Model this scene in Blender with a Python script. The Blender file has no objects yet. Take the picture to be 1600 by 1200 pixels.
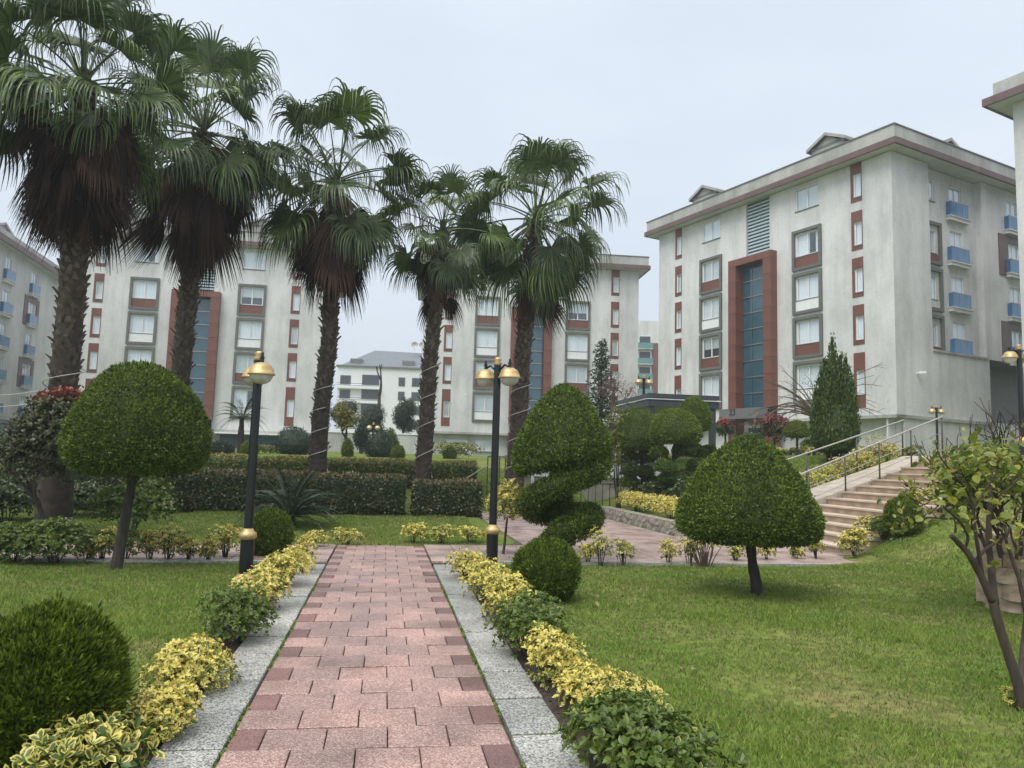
import bpy, math, random
import numpy as np
from mathutils import Vector, Matrix

SC = bpy.context.scene
COL = SC.collection
R = math.radians
rng = np.random.default_rng(7)
random.seed(7)

# ------------------------------------------------------------------ camera, sky, sun, exposure
PITCH, ROLL, FPX = math.atan(124/1200), R(1.62), 1200.0
CAM = np.array([0, 0, 1.6])
FW = np.array([0, math.cos(PITCH), math.sin(PITCH)])
R0 = np.array([1., 0, 0]); U0 = np.array([0, -math.sin(PITCH), math.cos(PITCH)])
RT = math.cos(ROLL)*R0 + math.sin(ROLL)*U0
UP = math.cos(ROLL)*U0 - math.sin(ROLL)*R0
cd = bpy.data.cameras.new('camera'); cam = bpy.data.objects.new('camera', cd); COL.objects.link(cam)
cd.sensor_width = 36; cd.lens = 27.0; cd.clip_start = 0.05; cd.clip_end = 3000
m = Matrix.Identity(4)
for i in range(3):
    m[i][0] = RT[i]; m[i][1] = UP[i]; m[i][2] = -FW[i]; m[i][3] = CAM[i]
cam.matrix_world = m
SC.camera = cam

SUN_EL, SUN_AZ = 58, 215          # soft sun behind the cloud, behind the camera and to the left (azimuth clockwise from +Y)
w = bpy.data.worlds.new('World'); SC.world = w; w.use_nodes = True
nt = w.node_tree; nt.nodes.clear()
out = nt.nodes.new('ShaderNodeOutputWorld')
sky = nt.nodes.new('ShaderNodeTexSky'); sky.sky_type = 'NISHITA'; sky.sun_disc = False
sky.sun_elevation = R(SUN_EL); sky.sun_rotation = R(SUN_AZ); sky.dust_density = 4.0; sky.air_density = 1.0
b1 = nt.nodes.new('ShaderNodeBackground'); b1.inputs[1].default_value = 0.10
nt.links.new(sky.outputs[0], b1.inputs[0])
# overcast cloud layer: brightens steadily from the horizon to the zenith, with faint cloud mottling
tc = nt.nodes.new('ShaderNodeTexCoord'); sx = nt.nodes.new('ShaderNodeSeparateXYZ')
nt.links.new(tc.outputs['Generated'], sx.inputs[0])
rp = nt.nodes.new('ShaderNodeValToRGB')
rp.color_ramp.elements[0].position = 0.0; rp.color_ramp.elements[0].color = (.44, .49, .55, 1)
rp.color_ramp.elements[1].position = 1.0; rp.color_ramp.elements[1].color = (1.18, 1.18, 1.17, 1)
e_ = rp.color_ramp.elements.new(.55); e_.color = (.52, .575, .635, 1)
nt.links.new(sx.outputs['Z'], rp.inputs[0])
nz = nt.nodes.new('ShaderNodeTexNoise'); nz.inputs['Scale'].default_value = 1.6; nz.inputs['Detail'].default_value = 4
mp = nt.nodes.new('ShaderNodeMapping'); mp.inputs['Scale'].default_value = (1, 1, 3)
nt.links.new(tc.outputs['Generated'], mp.inputs[0]); nt.links.new(mp.outputs[0], nz.inputs['Vector'])
r2 = nt.nodes.new('ShaderNodeValToRGB')
r2.color_ramp.elements[0].position = .3; r2.color_ramp.elements[0].color = (.90, .915, .93, 1)
r2.color_ramp.elements[1].position = .7; r2.color_ramp.elements[1].color = (1.07, 1.06, 1.05, 1)
nt.links.new(nz.outputs[0], r2.inputs[0])
mu = nt.nodes.new('ShaderNodeMixRGB'); mu.blend_type = 'MULTIPLY'; mu.inputs[0].default_value = 1
nt.links.new(rp.outputs[0], mu.inputs[1]); nt.links.new(r2.outputs[0], mu.inputs[2])
b2 = nt.nodes.new('ShaderNodeBackground'); b2.inputs[1].default_value = 1.0
nt.links.new(mu.outputs[0], b2.inputs[0])
mx = nt.nodes.new('ShaderNodeMixShader'); mx.inputs[0].default_value = 0.88
nt.links.new(b1.outputs[0], mx.inputs[1]); nt.links.new(b2.outputs[0], mx.inputs[2]); nt.links.new(mx.outputs[0], out.inputs[0])

sd = bpy.data.lights.new('sun', 'SUN'); sd.energy = 1.5; sd.angle = R(40); sd.color = (1, .97, .92)
sun = bpy.data.objects.new('sun', sd); COL.objects.link(sun)
sdir = Vector((math.sin(R(SUN_AZ))*math.cos(R(SUN_EL)), math.cos(R(SUN_AZ))*math.cos(R(SUN_EL)), math.sin(R(SUN_EL))))
sun.rotation_euler = sdir.to_track_quat('Z', 'Y').to_euler(); sun.location = (0, -10, 60)
SC.view_settings.view_transform = 'Standard'; SC.view_settings.look = 'None'
SC.view_settings.exposure = 0.74; SC.view_settings.gamma = 1.0; SC.view_settings.use_curve_mapping = False
SC.render.engine = 'CYCLES'
SC.cycles.max_bounces = 6; SC.cycles.transparent_max_bounces = 10; SC.cycles.use_denoising = True

# ------------------------------------------------------------------ placing helpers
def ray(x, y): return FW*FPX + RT*(x-800) + UP*(600-y)
def at_y(x, y, dep):
    d = ray(x, y); return CAM + d*(dep/d[1])
def at_z(x, y, z):
    d = ray(x, y); return CAM + d*((z-1.6)/d[2])
PA = np.array([.987, .16]); PB = np.array([-.16, .987])       # across and along the garden path
def ab(a, b, z=0.0): return np.array([a*PA[0]+b*PB[0], a*PA[1]+b*PB[1], z])
def ss(v, e0, e1):
    t = np.clip((v-e0)/(e1-e0), 0, 1); return t*t*(3-2*t)
def stair(a): return .4*np.clip(a-8.9, 0, 5.3)
def H(x, y):
    x = np.asarray(x, float); y = np.asarray(y, float)
    a = x*PA[0]+y*PA[1]; b = x*PB[0]+y*PB[1]
    zl = .12*ss(b, 17, 21) + 1.55*ss(b, 22.5, 33) + .45*ss(b, 33, 60)
    e = np.minimum(a-6.95, b-17.45)
    zp = .26*ss(e, .0, .22) + 1.1*ss(e, .3, 5) + .85*ss(b, 20, 34)*ss(e, .5, 5) + .35*ss(b, 34, 50)*ss(e, .5, 5)
    sm = stair(a)*ss(a, 8.9, 9.6)
    near = sm*ss(b, 9.2, 13.8) + .12*ss(a, 7, 9)*ss(b, 8, 13)*(1-ss(b, 13.2, 13.8))
    z = np.where(a > 6.95, np.where(b < 13.9, near, np.where((b < 20.3) & (a > 8.9), stair(a)-.22, np.where(b > 20.3, np.maximum(zp, sm), zp))), zl)
    z = np.where((a <= 6.95) & (a > 2.6) & (b < 25), 0.0, z)
    z = z*ss(150-np.abs(b), -20, 0) + 2.2*(1-ss(150-np.abs(b), -20, 0)) if np.any(np.abs(b) > 120) else z
    # slight unevenness of the turf
    amp = .025*ss(np.abs(a), 1.9, 3.2)*np.where((b > 11.4) & (b < 15), 0, 1)*np.where((a > 2.6) & (a < 9) & (b > 11.4), 0, 1)
    return z + amp*(np.sin(x*1.3+1)*np.cos(y*1.1)+.5*np.sin(x*2.9+y*2.1))
def h1(x, y): return float(H(np.array([x]), np.array([y]))[0])
def G(px, py):
    d = ray(px, py); d = d/d[1]
    prev = 2.0
    for s in np.concatenate([np.arange(2, 40, .05), np.arange(40, 160, .5)]):
        p = CAM + d*s
        if p[2] <= h1(p[0], p[1]): return np.array([p[0], p[1], h1(p[0], p[1])])
    return at_y(px, py, 60)
def onG(px, dep):
    p = at_y(px, 700, dep); p[2] = h1(p[0], p[1]); return p

# ------------------------------------------------------------------ object helpers
def link(o, parent=None):
    COL.objects.link(o)
    if parent is not None: o.parent = parent
    return o
def tag(o, label=None, cat=None, group=None, kind=None):
    if label: o['label'] = label
    if cat: o['category'] = cat
    if group: o['group'] = group
    if kind: o['kind'] = kind
    return o
def empty(name, loc=(0, 0, 0), rz=0.0, label=None, cat=None, group=None):
    o = bpy.data.objects.new(name, None); COL.objects.link(o)
    o.empty_display_size = .2; o.location = loc; o.rotation_euler = (0, 0, rz)
    return tag(o, label, cat, group)
def mesh_np(name, V, faces, mat=None, attrs=None, smooth=False):
    """faces: list of int arrays (n,k)."""
    me = bpy.data.meshes.new(name)
    V = np.ascontiguousarray(V, np.float32)
    faces = [np.asarray(f, np.int32) for f in faces if len(f)]
    me.vertices.add(len(V)); me.vertices.foreach_set('co', V.ravel())
    nl = sum(f.size for f in faces); nf = sum(len(f) for f in faces)
    me.loops.add(nl); me.polygons.add(nf)
    me.loops.foreach_set('vertex_index', np.concatenate([f.ravel() for f in faces]).astype(np.int32))
    st = []; o = 0
    for f in faces:
        st.append(o+np.arange(len(f))*f.shape[1]); o += f.size
    me.polygons.foreach_set('loop_start', np.concatenate(st).astype(np.int32))
    me.polygons.foreach_set('use_smooth', np.full(nf, bool(smooth)))
    if attrs:
        for k, v in attrs.items():
            at = me.attributes.new(k, 'FLOAT', 'POINT'); at.data.foreach_set('value', np.ascontiguousarray(v, np.float32))
    me.update(calc_edges=True)
    if mat is not None: me.materials.append(mat)
    return me
def ob(name, me, parent=None, loc=None, rz=0.0):
    o = bpy.data.objects.new(name, me); link(o, parent)
    if loc is not None: o.location = loc
    if rz: o.rotation_euler = (0, 0, rz)
    return o
def copy_tree(o, parent=None):
    c = o.copy(); COL.objects.link(c); c.parent = parent
    for ch in list(o.children): copy_tree(ch, c)
    return c

class MB:
    """collects boxes, tubes and lathes; build() links them as one mesh object"""
    def __init__(s): s.V = []; s.F = {3: [], 4: []}; s.n = 0
    def add(s, V, fs):
        V = np.asarray(V, float); s.V.append(V)
        for f in fs:
            f = np.asarray(f, int)
            if len(f): s.F[f.shape[1]].append(f+s.n)
        s.n += len(V); return s
    def box(s, x0, x1, y0, y1, z0, z1):
        V = [(x, y, z) for z in (z0, z1) for y in (y0, y1) for x in (x0, x1)]
        return s.add(V, [[(0, 2, 3, 1), (4, 5, 7, 6), (0, 1, 5, 4), (1, 3, 7, 5), (3, 2, 6, 7), (2, 0, 4, 6)]])
    def quad(s, *p): return s.add(p, [[(0, 1, 2, 3)]])
    def prism(s, poly, z0, z1):
        n = len(poly); V = [(x, y, z0) for x, y in poly]+[(x, y, z1) for x, y in poly]
        q = [(i, (i+1) % n, n+(i+1) % n, n+i) for i in range(n)]
        s.add(V, [q])
        k = s.n-2*n
        for i in range(1, n-1):
            s.F[3].append(np.array([(k+n, k+n+i, k+n+i+1), (k, k+i+1, k+i)]))
        return s
    def tube(s, pts, rad, n=8, caps=True):
        pts = np.asarray(pts, float); k = len(pts)
        rad = np.broadcast_to(np.asarray(rad, float), (k,))
        T = np.gradient(pts, axis=0); T /= np.linalg.norm(T, axis=1, keepdims=True)+1e-9
        ref = np.array([0, 0, 1.]) if abs(T[:, 2]).mean() < .9 else np.array([1., 0, 0])
        A = np.cross(T, ref); A /= np.linalg.norm(A, axis=1, keepdims=True)+1e-9; B = np.cross(T, A)
        th = np.arange(n)*2*math.pi/n
        V = pts[:, None]+rad[:, None, None]*(A[:, None]*np.cos(th)[None, :, None]+B[:, None]*np.sin(th)[None, :, None])
        V = V.reshape(-1, 3)
        i = np.arange(k-1)[:, None]*n; j = np.arange(n)[None]; j2 = (j+1) % n
        q = np.stack([i+j, i+n+j, i+n+j2, i+j2], -1).reshape(-1, 4)
        s.add(V, [q])
        if caps:
            b = s.n-len(V)
            for r0, fl in ((b, 0), (b+(k-1)*n, 1)):
                c = s.n; s.V.append(pts[[0 if not fl else -1]]); s.n += 1
                f = np.array([(r0+a, r0+(a+1) % n, c) if not fl else (r0+(a+1) % n, r0+a, c) for a in range(n)])
                s.F[3].append(f)
        return s
    def lathe(s, prof, n=24, c=(0, 0, 0)):
        prof = np.asarray(prof, float); k = len(prof); th = np.arange(n)*2*math.pi/n
        V = np.stack([prof[:, 0, None]*np.cos(th), prof[:, 0, None]*np.sin(th), np.repeat(prof[:, 1, None], n, 1)], -1).reshape(-1, 3)+np.array(c)
        i = np.arange(k-1)[:, None]*n; j = np.arange(n)[None]; j2 = (j+1) % n
        return s.add(V, [np.stack([i+j, i+j2, i+n+j2, i+n+j], -1).reshape(-1, 4)])
    def mesh(s, name, mat, smooth=False, attrs=None):
        return mesh_np(name, np.concatenate(s.V), [np.concatenate(f) for f in s.F.values() if f], mat, attrs, smooth)
    def build(s, name, mat, parent=None, smooth=False, loc=None, rz=0.0):
        return ob(name, s.mesh(name, mat, smooth), parent, loc, rz)

# ------------------------------------------------------------------ materials
def newmat(name):
    m = bpy.data.materials.new(name); m.use_nodes = True
    nt = m.node_tree; p = nt.nodes['Principled BSDF']
    return m, nt, p
def N(nt, t, **kw):
    n = nt.nodes.new(t)
    for k, v in kw.items():
        if k in n.inputs.keys(): n.inputs[k].default_value = v
        else: setattr(n, k, v)
    return n
def ramp(nt, src, stops):
    r = nt.nodes.new('ShaderNodeValToRGB'); e = r.color_ramp.elements
    while len(e) < len(stops): e.new(.5)
    for i, (p, c) in enumerate(stops):
        e[i].position = p; e[i].color = (*c, 1) if len(c) == 3 else c
    nt.links.new(src, r.inputs[0]); return r
def mixc(nt, fac, a, b, mode='MIX'):
    n = nt.nodes.new('ShaderNodeMixRGB'); n.blend_type = mode
    for i, v in ((0, fac), (1, a), (2, b)):
        if hasattr(v, 'is_linked') or hasattr(v, 'links'): nt.links.new(v, n.inputs[i])
        elif i == 0: n.inputs[0].default_value = v
        else: n.inputs[i].default_value = (*v, 1)
    return n.outputs[0]
def noise(nt, scale, detail=3, stretch=None, coord='Object', rough=.5):
    tc = nt.nodes.new('ShaderNodeTexCoord'); src = tc.outputs[coord]
    if stretch:
        mp = nt.nodes.new('ShaderNodeMapping'); mp.inputs['Scale'].default_value = stretch
        nt.links.new(src, mp.inputs[0]); src = mp.outputs[0]
    n = nt.nodes.new('ShaderNodeTexNoise'); n.inputs['Scale'].default_value = scale; n.inputs['Detail'].default_value = detail
    n.inputs['Roughness'].default_value = rough
    nt.links.new(src, n.inputs['Vector']); return n.outputs[0]
def bump(nt, p, h, strength=.3, dist=.01):
    b = nt.nodes.new('ShaderNodeBump'); b.inputs['Strength'].default_value = strength; b.inputs['Distance'].default_value = dist
    nt.links.new(h, b.inputs['Height']); nt.links.new(b.outputs[0], p.inputs['Normal'])
def plain(name, col, rough=.6, metal=0.0, var=.25, scale=3.0, spec=.5, stretch=None, bm=0):
    m, nt, p = newmat(name)
    n = noise(nt, scale, 5, stretch)
    lo = tuple(c*(1-var) for c in col); hi = tuple(min(1, c*(1+var)) for c in col)
    r = ramp(nt, n, [(.3, lo), (.7, hi)])
    nt.links.new(r.outputs[0], p.inputs['Base Color'])
    p.inputs['Roughness'].default_value = rough; p.inputs['Metallic'].default_value = metal
    p.inputs['Specular IOR Level'].default_value = spec
    if bm: bump(nt, p, noise(nt, scale*12, 3), bm, .01)
    return m
def leafmat(name, dark, light, var=None, rough=.5, transl=.25, spec=.4, objvar=False):
    m, nt, p = newmat(name)
    at = N(nt, 'ShaderNodeAttribute'); at.attribute_name = 'tint'
    mid = tuple((a+b)/2*.95 for a, b in zip(dark, light))
    r = ramp(nt, at.outputs['Fac'], [(0, dark), (.55, mid), (1, light)])
    col = r.outputs[0]
    if var is not None:
        av = N(nt, 'ShaderNodeAttribute'); av.attribute_name = 'var'
        ma = N(nt, 'ShaderNodeMath', operation='MULTIPLY_ADD', use_clamp=True)
        nt.links.new(av.outputs['Fac'], ma.inputs[0]); ma.inputs[1].default_value = 3.0; ma.inputs[2].default_value = .5
        va = ramp(nt, at.outputs['Fac'], [(0, tuple(c*.75 for c in var)), (1, var)])
        col = mixc(nt, ma.outputs[0], col, va.outputs[0])
    oi = N(nt, 'ShaderNodeObjectInfo')
    ov = ramp(nt, oi.outputs['Random'], [(0, (.74, .76, .80)), (.6, (1.0, 1.0, 1.0)), (1, (1.32, 1.24, 1.02))])
    if objvar: col = mixc(nt, 1.0, col, ov.outputs[0], 'MULTIPLY')
    nt.links.new(col, p.inputs['Base Color'])
    p.inputs['Roughness'].default_value = rough; p.inputs['Specular IOR Level'].default_value = spec
    tr = N(nt, 'ShaderNodeBsdfTranslucent'); nt.links.new(col, tr.inputs[0])
    mx = N(nt, 'ShaderNodeMixShader'); mx.inputs[0].default_value = transl
    nt.links.new(p.outputs[0], mx.inputs[1]); nt.links.new(tr.outputs[0], mx.inputs[2])
    nt.links.new(mx.outputs[0], nt.nodes['Material Output'].inputs[0])
    return m
def speckle(name, base, dark, light, fine, rough=.5, objvar=.17):
    m, nt, p = newmat(name)
    tc = N(nt, 'ShaderNodeTexCoord')
    geo = N(nt, 'ShaderNodeNewGeometry')
    v = N(nt, 'ShaderNodeTexVoronoi'); v.inputs['Scale'].default_value = fine
    nt.links.new(geo.outputs['Position'], v.inputs['Vector'])
    sep = N(nt, 'ShaderNodeSeparateColor'); nt.links.new(v.outputs['Color'], sep.inputs[0])
    r = ramp(nt, sep.outputs[0], [(.0, dark), (.28, dark), (.36, base), (.74, base), (.82, light), (1, light)])
    n = N(nt, 'ShaderNodeTexNoise'); n.inputs['Scale'].default_value = 1.7; n.inputs['Detail'].default_value = 5
    nt.links.new(geo.outputs['Position'], n.inputs['Vector'])
    g = ramp(nt, n.outputs[0], [(.3, (.72, .72, .72)), (.7, (1.08, 1.06, 1.05))])
    c = mixc(nt, 1.0, r.outputs[0], g.outputs[0], 'MULTIPLY')
    n3 = N(nt, 'ShaderNodeTexNoise'); n3.inputs['Scale'].default_value = .75; n3.inputs['Detail'].default_value = 7; n3.inputs['Roughness'].default_value = .65
    nt.links.new(geo.outputs['Position'], n3.inputs['Vector'])
    g3 = ramp(nt, n3.outputs[0], [(.30, (.66, .65, .60)), (.46, (1, 1, 1)), (.62, (1, 1, 1)), (.74, (1.22, 1.24, 1.25))])
    c = mixc(nt, 1.0, c, g3.outputs[0], 'MULTIPLY')
    oi = N(nt, 'ShaderNodeObjectInfo')
    o = ramp(nt, oi.outputs['Random'], [(0, (1-objvar,)*3), (1, (1+objvar, 1+objvar*.7, 1+objvar*.6))])
    c = mixc(nt, 1.0, c, o.outputs[0], 'MULTIPLY')
    nt.links.new(c, p.inputs['Base Color'])
    rr = ramp(nt, n.outputs[0], [(.35, (rough*.6,)*3), (.65, (rough*1.2,)*3)])
    nt.links.new(rr.outputs[0], p.inputs['Roughness'])
    bump(nt, p, v.outputs['Distance'], .25, .004)
    return m
M = {}
M['paver'] = speckle('red_terrazzo', (.375, .245, .22), (.25, .15, .133), (.54, .42, .385), 140, .5)
M['paver_dark'] = speckle('dark_paver', (.215, .125, .116), (.17, .092, .088), (.27, .17, .158), 140, .5)
M['granite'] = speckle('granite_slab', (.37, .385, .37), (.13, .135, .13), (.52, .535, .51), 110, .55)
M['walk'] = speckle('walkway_paver', (.40, .305, .28), (.28, .20, .18), (.53, .44, .41), 120, .35)
M['bed'] = plain('mossy_bed', (.055, .055, .03), .9, var=.4, scale=8)
M['soil'] = plain('soil', (.055, .042, .03), .95, var=.5, scale=9, bm=.8)
# turf
m, nt, p = newmat('turf'); M['turf'] = m
geo = N(nt, 'ShaderNodeNewGeometry')
def gn(scale, det=5):
    n = N(nt, 'ShaderNodeTexNoise'); n.inputs['Scale'].default_value = scale; n.inputs['Detail'].default_value = det
    nt.links.new(geo.outputs['Position'], n.inputs['Vector']); return n.outputs[0]
c1 = ramp(nt, gn(.55), [(.32, (.10, .175, .028)), (.52, (.15, .20, .045)), (.70, (.22, .21, .09))])
c2 = ramp(nt, gn(9, 8), [(.3, (.55, .55, .5)), (.7, (1.25, 1.2, 1.1))])
nt.links.new(mixc(nt, 1, c1.outputs[0], c2.outputs[0], 'MULTIPLY'), p.inputs['Base Color'])
p.inputs['Roughness'].default_value = .9; p.inputs['Specular IOR Level'].default_value = .1
bump(nt, p, gn(40, 4), .8, .03)
# rendered plaster with damp stains
def plaster(name, base, grime):
    m, nt, p = newmat(name)
    a = noise(nt, .28, 8, (1, 1, .55), rough=.68)
    s = noise(nt, 1.1, 6, (1.6, 1.6, .12), rough=.6)
    f = noise(nt, 6, 6)
    r = ramp(nt, a, [(.34, grime), (.60, base)])
    st = ramp(nt, s, [(.28, (.86, .86, .86)), (.52, (1, 1, 1))])
    fi = ramp(nt, f, [(.3, (.93, .93, .92)), (.7, (1.04, 1.04, 1.04))])
    c = mixc(nt, 1, r.outputs[0], st.outputs[0], 'MULTIPLY'); c = mixc(nt, 1, c, fi.outputs[0], 'MULTIPLY')
    nt.links.new(c, p.inputs['Base Color']); p.inputs['Roughness'].default_value = .85
    p.inputs['Specular IOR Level'].default_value = .2
    bump(nt, p, noise(nt, 30, 4), .25, .01)
    return m
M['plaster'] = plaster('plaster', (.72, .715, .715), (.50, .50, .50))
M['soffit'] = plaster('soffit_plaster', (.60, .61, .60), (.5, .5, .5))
M['parapet'] = plaster('parapet_concrete', (.50, .50, .475), (.27, .27, .25))
M['white'] = plain('white_paint', (.78, .79, .79), .45, var=.06)
M['brown'] = plain('brown_cladding', (.165, .062, .042), .45, var=.15, scale=1.5)
M['plum'] = plain('plum_cladding', (.125, .075, .07), .5, var=.2, scale=2)
M['fascia'] = plain('fascia', (.135, .085, .078), .55, var=.2, scale=1.2)
M['greyframe'] = plain('grey_surround', (.135, .135, .125), .55, var=.12)
M['darkgrey'] = plain('anthracite', (.045, .055, .065), .4, var=.15)
M['roof'] = plain('roof_tile', (.17, .085, .075), .7, var=.35, scale=6, stretch=(1, 1, 6))
M['slate'] = plain('slate_roof', (.16, .18, .20), .7, var=.25, scale=3)
M['curtain'] = plain('curtain', (.90, .91, .92), .9, var=.08, scale=9, stretch=(3, 3, .02))
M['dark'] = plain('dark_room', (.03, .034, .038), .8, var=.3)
def glassmat(name, tint, refl=.25, trans=.75, rough=.03):
    m, nt, p = newmat(name)
    tr = N(nt, 'ShaderNodeBsdfTransparent'); tr.inputs[0].default_value = (*tint, 1)
    gl = N(nt, 'ShaderNodeBsdfGlossy'); gl.inputs['Roughness'].default_value = rough; gl.inputs[0].default_value = (.9, .95, 1, 1)
    lw = N(nt, 'ShaderNodeLayerWeight'); lw.inputs[0].default_value = .5
    pw5 = N(nt, 'ShaderNodeMath', operation='POWER'); nt.links.new(lw.outputs['Facing'], pw5.inputs[0]); pw5.inputs[1].default_value = 4.0
    ma = N(nt, 'ShaderNodeMath', operation='MULTIPLY_ADD', use_clamp=True); nt.links.new(pw5.outputs[0], ma.inputs[0]); ma.inputs[1].default_value = .7; ma.inputs[2].default_value = refl
    mx = N(nt, 'ShaderNodeMixShader'); nt.links.new(ma.outputs[0], mx.inputs[0])
    nt.links.new(tr.outputs[0], mx.inputs[1]); nt.links.new(gl.outputs[0], mx.inputs[2])
    nt.links.new(mx.outputs[0], nt.nodes['Material Output'].inputs[0]); return m
M['glass'] = glassmat('window_glass', (.96, .98, .99), .09)
M['stairglass'] = plain('blue_stair_glass', (.035, .10, .14), .06, var=.35, scale=.5, spec=.9)
M['balcony'] = plain('blue_balcony_glass', (.055, .17, .33), .12, var=.25, scale=1.0, spec=.7)
M['green_glass'] = plain('green_balcony_glass', (.10, .24, .22), .12, var=.2, spec=.7)
M['shutter'] = plain('blue_shutter', (.02, .085, .14), .35, var=.3, scale=2, stretch=(4, 4, .2))
M['louvre'] = plain('louvre_metal', (.45, .55, .58), .35, var=.1)
M['louvreback'] = plain('louvre_back', (.05, .09, .10), .4)
M['steel'] = plain('brushed_steel', (.40, .39, .36), .38, metal=.85, var=.12, scale=8)
M['darksteel'] = plain('dark_steel_post', (.055, .05, .042), .5, metal=.0, var=.2)
M['blackpaint'] = plain('black_lamp_paint', (.008, .01, .012), .3, var=.3, spec=.5)
M['gold'] = plain('gold_paint', (.50, .355, .165), .42, metal=.45, var=.22, scale=9)
M['globe'] = plain('frosted_globe', (.50, .50, .46), .25, var=.15, scale=12)
M['wood'] = plain('stone_step', (.50, .42, .33), .6, var=.2, scale=2)
M['riser'] = plain('step_riser', (.36, .27, .19), .65, var=.28, scale=3)
M['ramp'] = plain('ramp_paving', (.42, .36, .30), .6, var=.2, scale=3)
M['stone'] = plain('rough_stone', (.42, .32, .24), .9, var=.4, scale=5, bm=1.0)
M['planter'] = plain('planter_stone', (.30, .27, .22), .9, var=.45, scale=6, bm=1.0)
M['bark'] = plain('bark', (.05, .042, .036), .9, var=.45, scale=9, stretch=(2, 2, .5), bm=1.0)
M['barkgrey'] = plain('grey_bark', (.070, .052, .038), .9, var=.4, scale=12, stretch=(2, 2, .5), bm=1.0)
M['twig'] = plain('bare_twig', (.11, .085, .06), .9, var=.3)
M['darktwig'] = plain('dark_twig', (.05, .03, .025), .9, var=.4)
M['boots'] = plain('palm_leaf_bases', (.105, .085, .068), .9, var=.55, scale=7, bm=.8)
M['palmtrunk'] = plain('palm_trunk', (.045, .034, .028), .95, var=.45, scale=8, bm=1.0)
M['rope'] = plain('rope_light', (.40, .40, .38), .5, var=.1)
M['beige'] = plain('beige_block', (.34, .31, .26), .85, var=.2, scale=2)
M['sign'] = plain('sign_panel', (.16, .16, .165), .4, var=.12)
M['letter'] = plain('sign_letters', (.02, .02, .022), .4)
# leaves
M['topiary'] = leafmat('clipped_cypress', (.013, .036, .004), (.205, .29, .030), rough=.6)
M['topiary_dk'] = leafmat('dark_clipped_juniper', (.010, .030, .006), (.15, .22, .032), rough=.6)
M['golden'] = leafmat('golden_conifer', (.06, .09, .012), (.24, .27, .035), rough=.6)
M['thuja'] = leafmat('thuja_green', (.011, .036, .003), (.20, .27, .022), rough=.6, spec=.3)
M['euonymus'] = leafmat('variegated_leaf', (.035, .075, .014), (.10, .17, .035), var=(.74, .64, .17), rough=.35)
M['euogreen'] = leafmat('glossy_green_leaf', (.022, .055, .008), (.125, .19, .028), var=(.60, .50, .16), rough=.3)
M['laurel'] = leafmat('dark_hedge_leaf', (.016, .036, .010), (.115, .155, .05), var=(.20, .15, .07), rough=.3, spec=.5)
M['hedgelight'] = leafmat('light_hedge_leaf', (.045, .080, .014), (.18, .23, .05), var=(.34, .28, .08), rough=.5)
M['photinia'] = leafmat('photinia_leaf', (.025, .045, .015), (.10, .10, .04), var=(.30, .05, .04), rough=.35)
M['magnolia'] = leafmat('broad_leaf', (.07, .12, .018), (.31, .34, .05), var=(.45, .40, .08), rough=.35, transl=.35)
M['yellowtree'] = leafmat('yellowing_leaf', (.10, .11, .03), (.32, .28, .08), rough=.5)
M['pine'] = leafmat('blue_green_pine', (.022, .042, .026), (.085, .125, .08), rough=.6)
M['plum'+'leaf'] = leafmat('plum_blossom', (.10, .05, .055), (.34, .19, .20), rough=.6)
M['palm'] = leafmat('palm_leaf', (.016, .048, .012), (.135, .21, .048), var=(.30, .23, .07), objvar=True, rough=.35, transl=.2, spec=.5)
M['palmdead'] = leafmat('dead_palm_leaf', (.012, .008, .0075), (.078, .044, .030), objvar=True, rough=.8, transl=.1, spec=.2)
M['cycad'] = leafmat('cycad_frond', (.008, .024, .009), (.040, .075, .028), rough=.3, spec=.6)
M['grass'] = leafmat('grass_blade', (.070, .145, .020), (.29, .38, .075), var=(.34, .29, .14), rough=.55, transl=.3, spec=.2)

# ------------------------------------------------------------------ foliage machinery
def unit(v): return v/(np.linalg.norm(v, axis=-1, keepdims=True)+1e-9)
LEAF = {
 'spray': (np.array([(0, 0, 0), (-.2, .5, .0), (0, 1, -.05), (.2, .5, .0)]), np.array([(0, 3, 1), (3, 2, 1)]), np.array([0, .5, 1, .5])),
 'simple': (np.array([(0, 0, 0), (-.3, .45, .06), (0, 1, 0), (.3, .45, .06)]), np.array([(0, 3, 1), (3, 2, 1)]), np.array([.2, 1, 1, 1])),
 'leaf': (np.array([(0, 0, 0), (0, .5, -.04), (0, 1, -.10), (-.24, .28, .07), (-.27, .68, .05), (.24, .28, .07), (.27, .68, .05)]),
          np.array([(0, 1, 3), (3, 1, 4), (4, 1, 2), (0, 5, 1), (5, 6, 1), (6, 2, 1)]), np.array([.2, .0, 1, 1, 1, 1, 1])),
}
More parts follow.
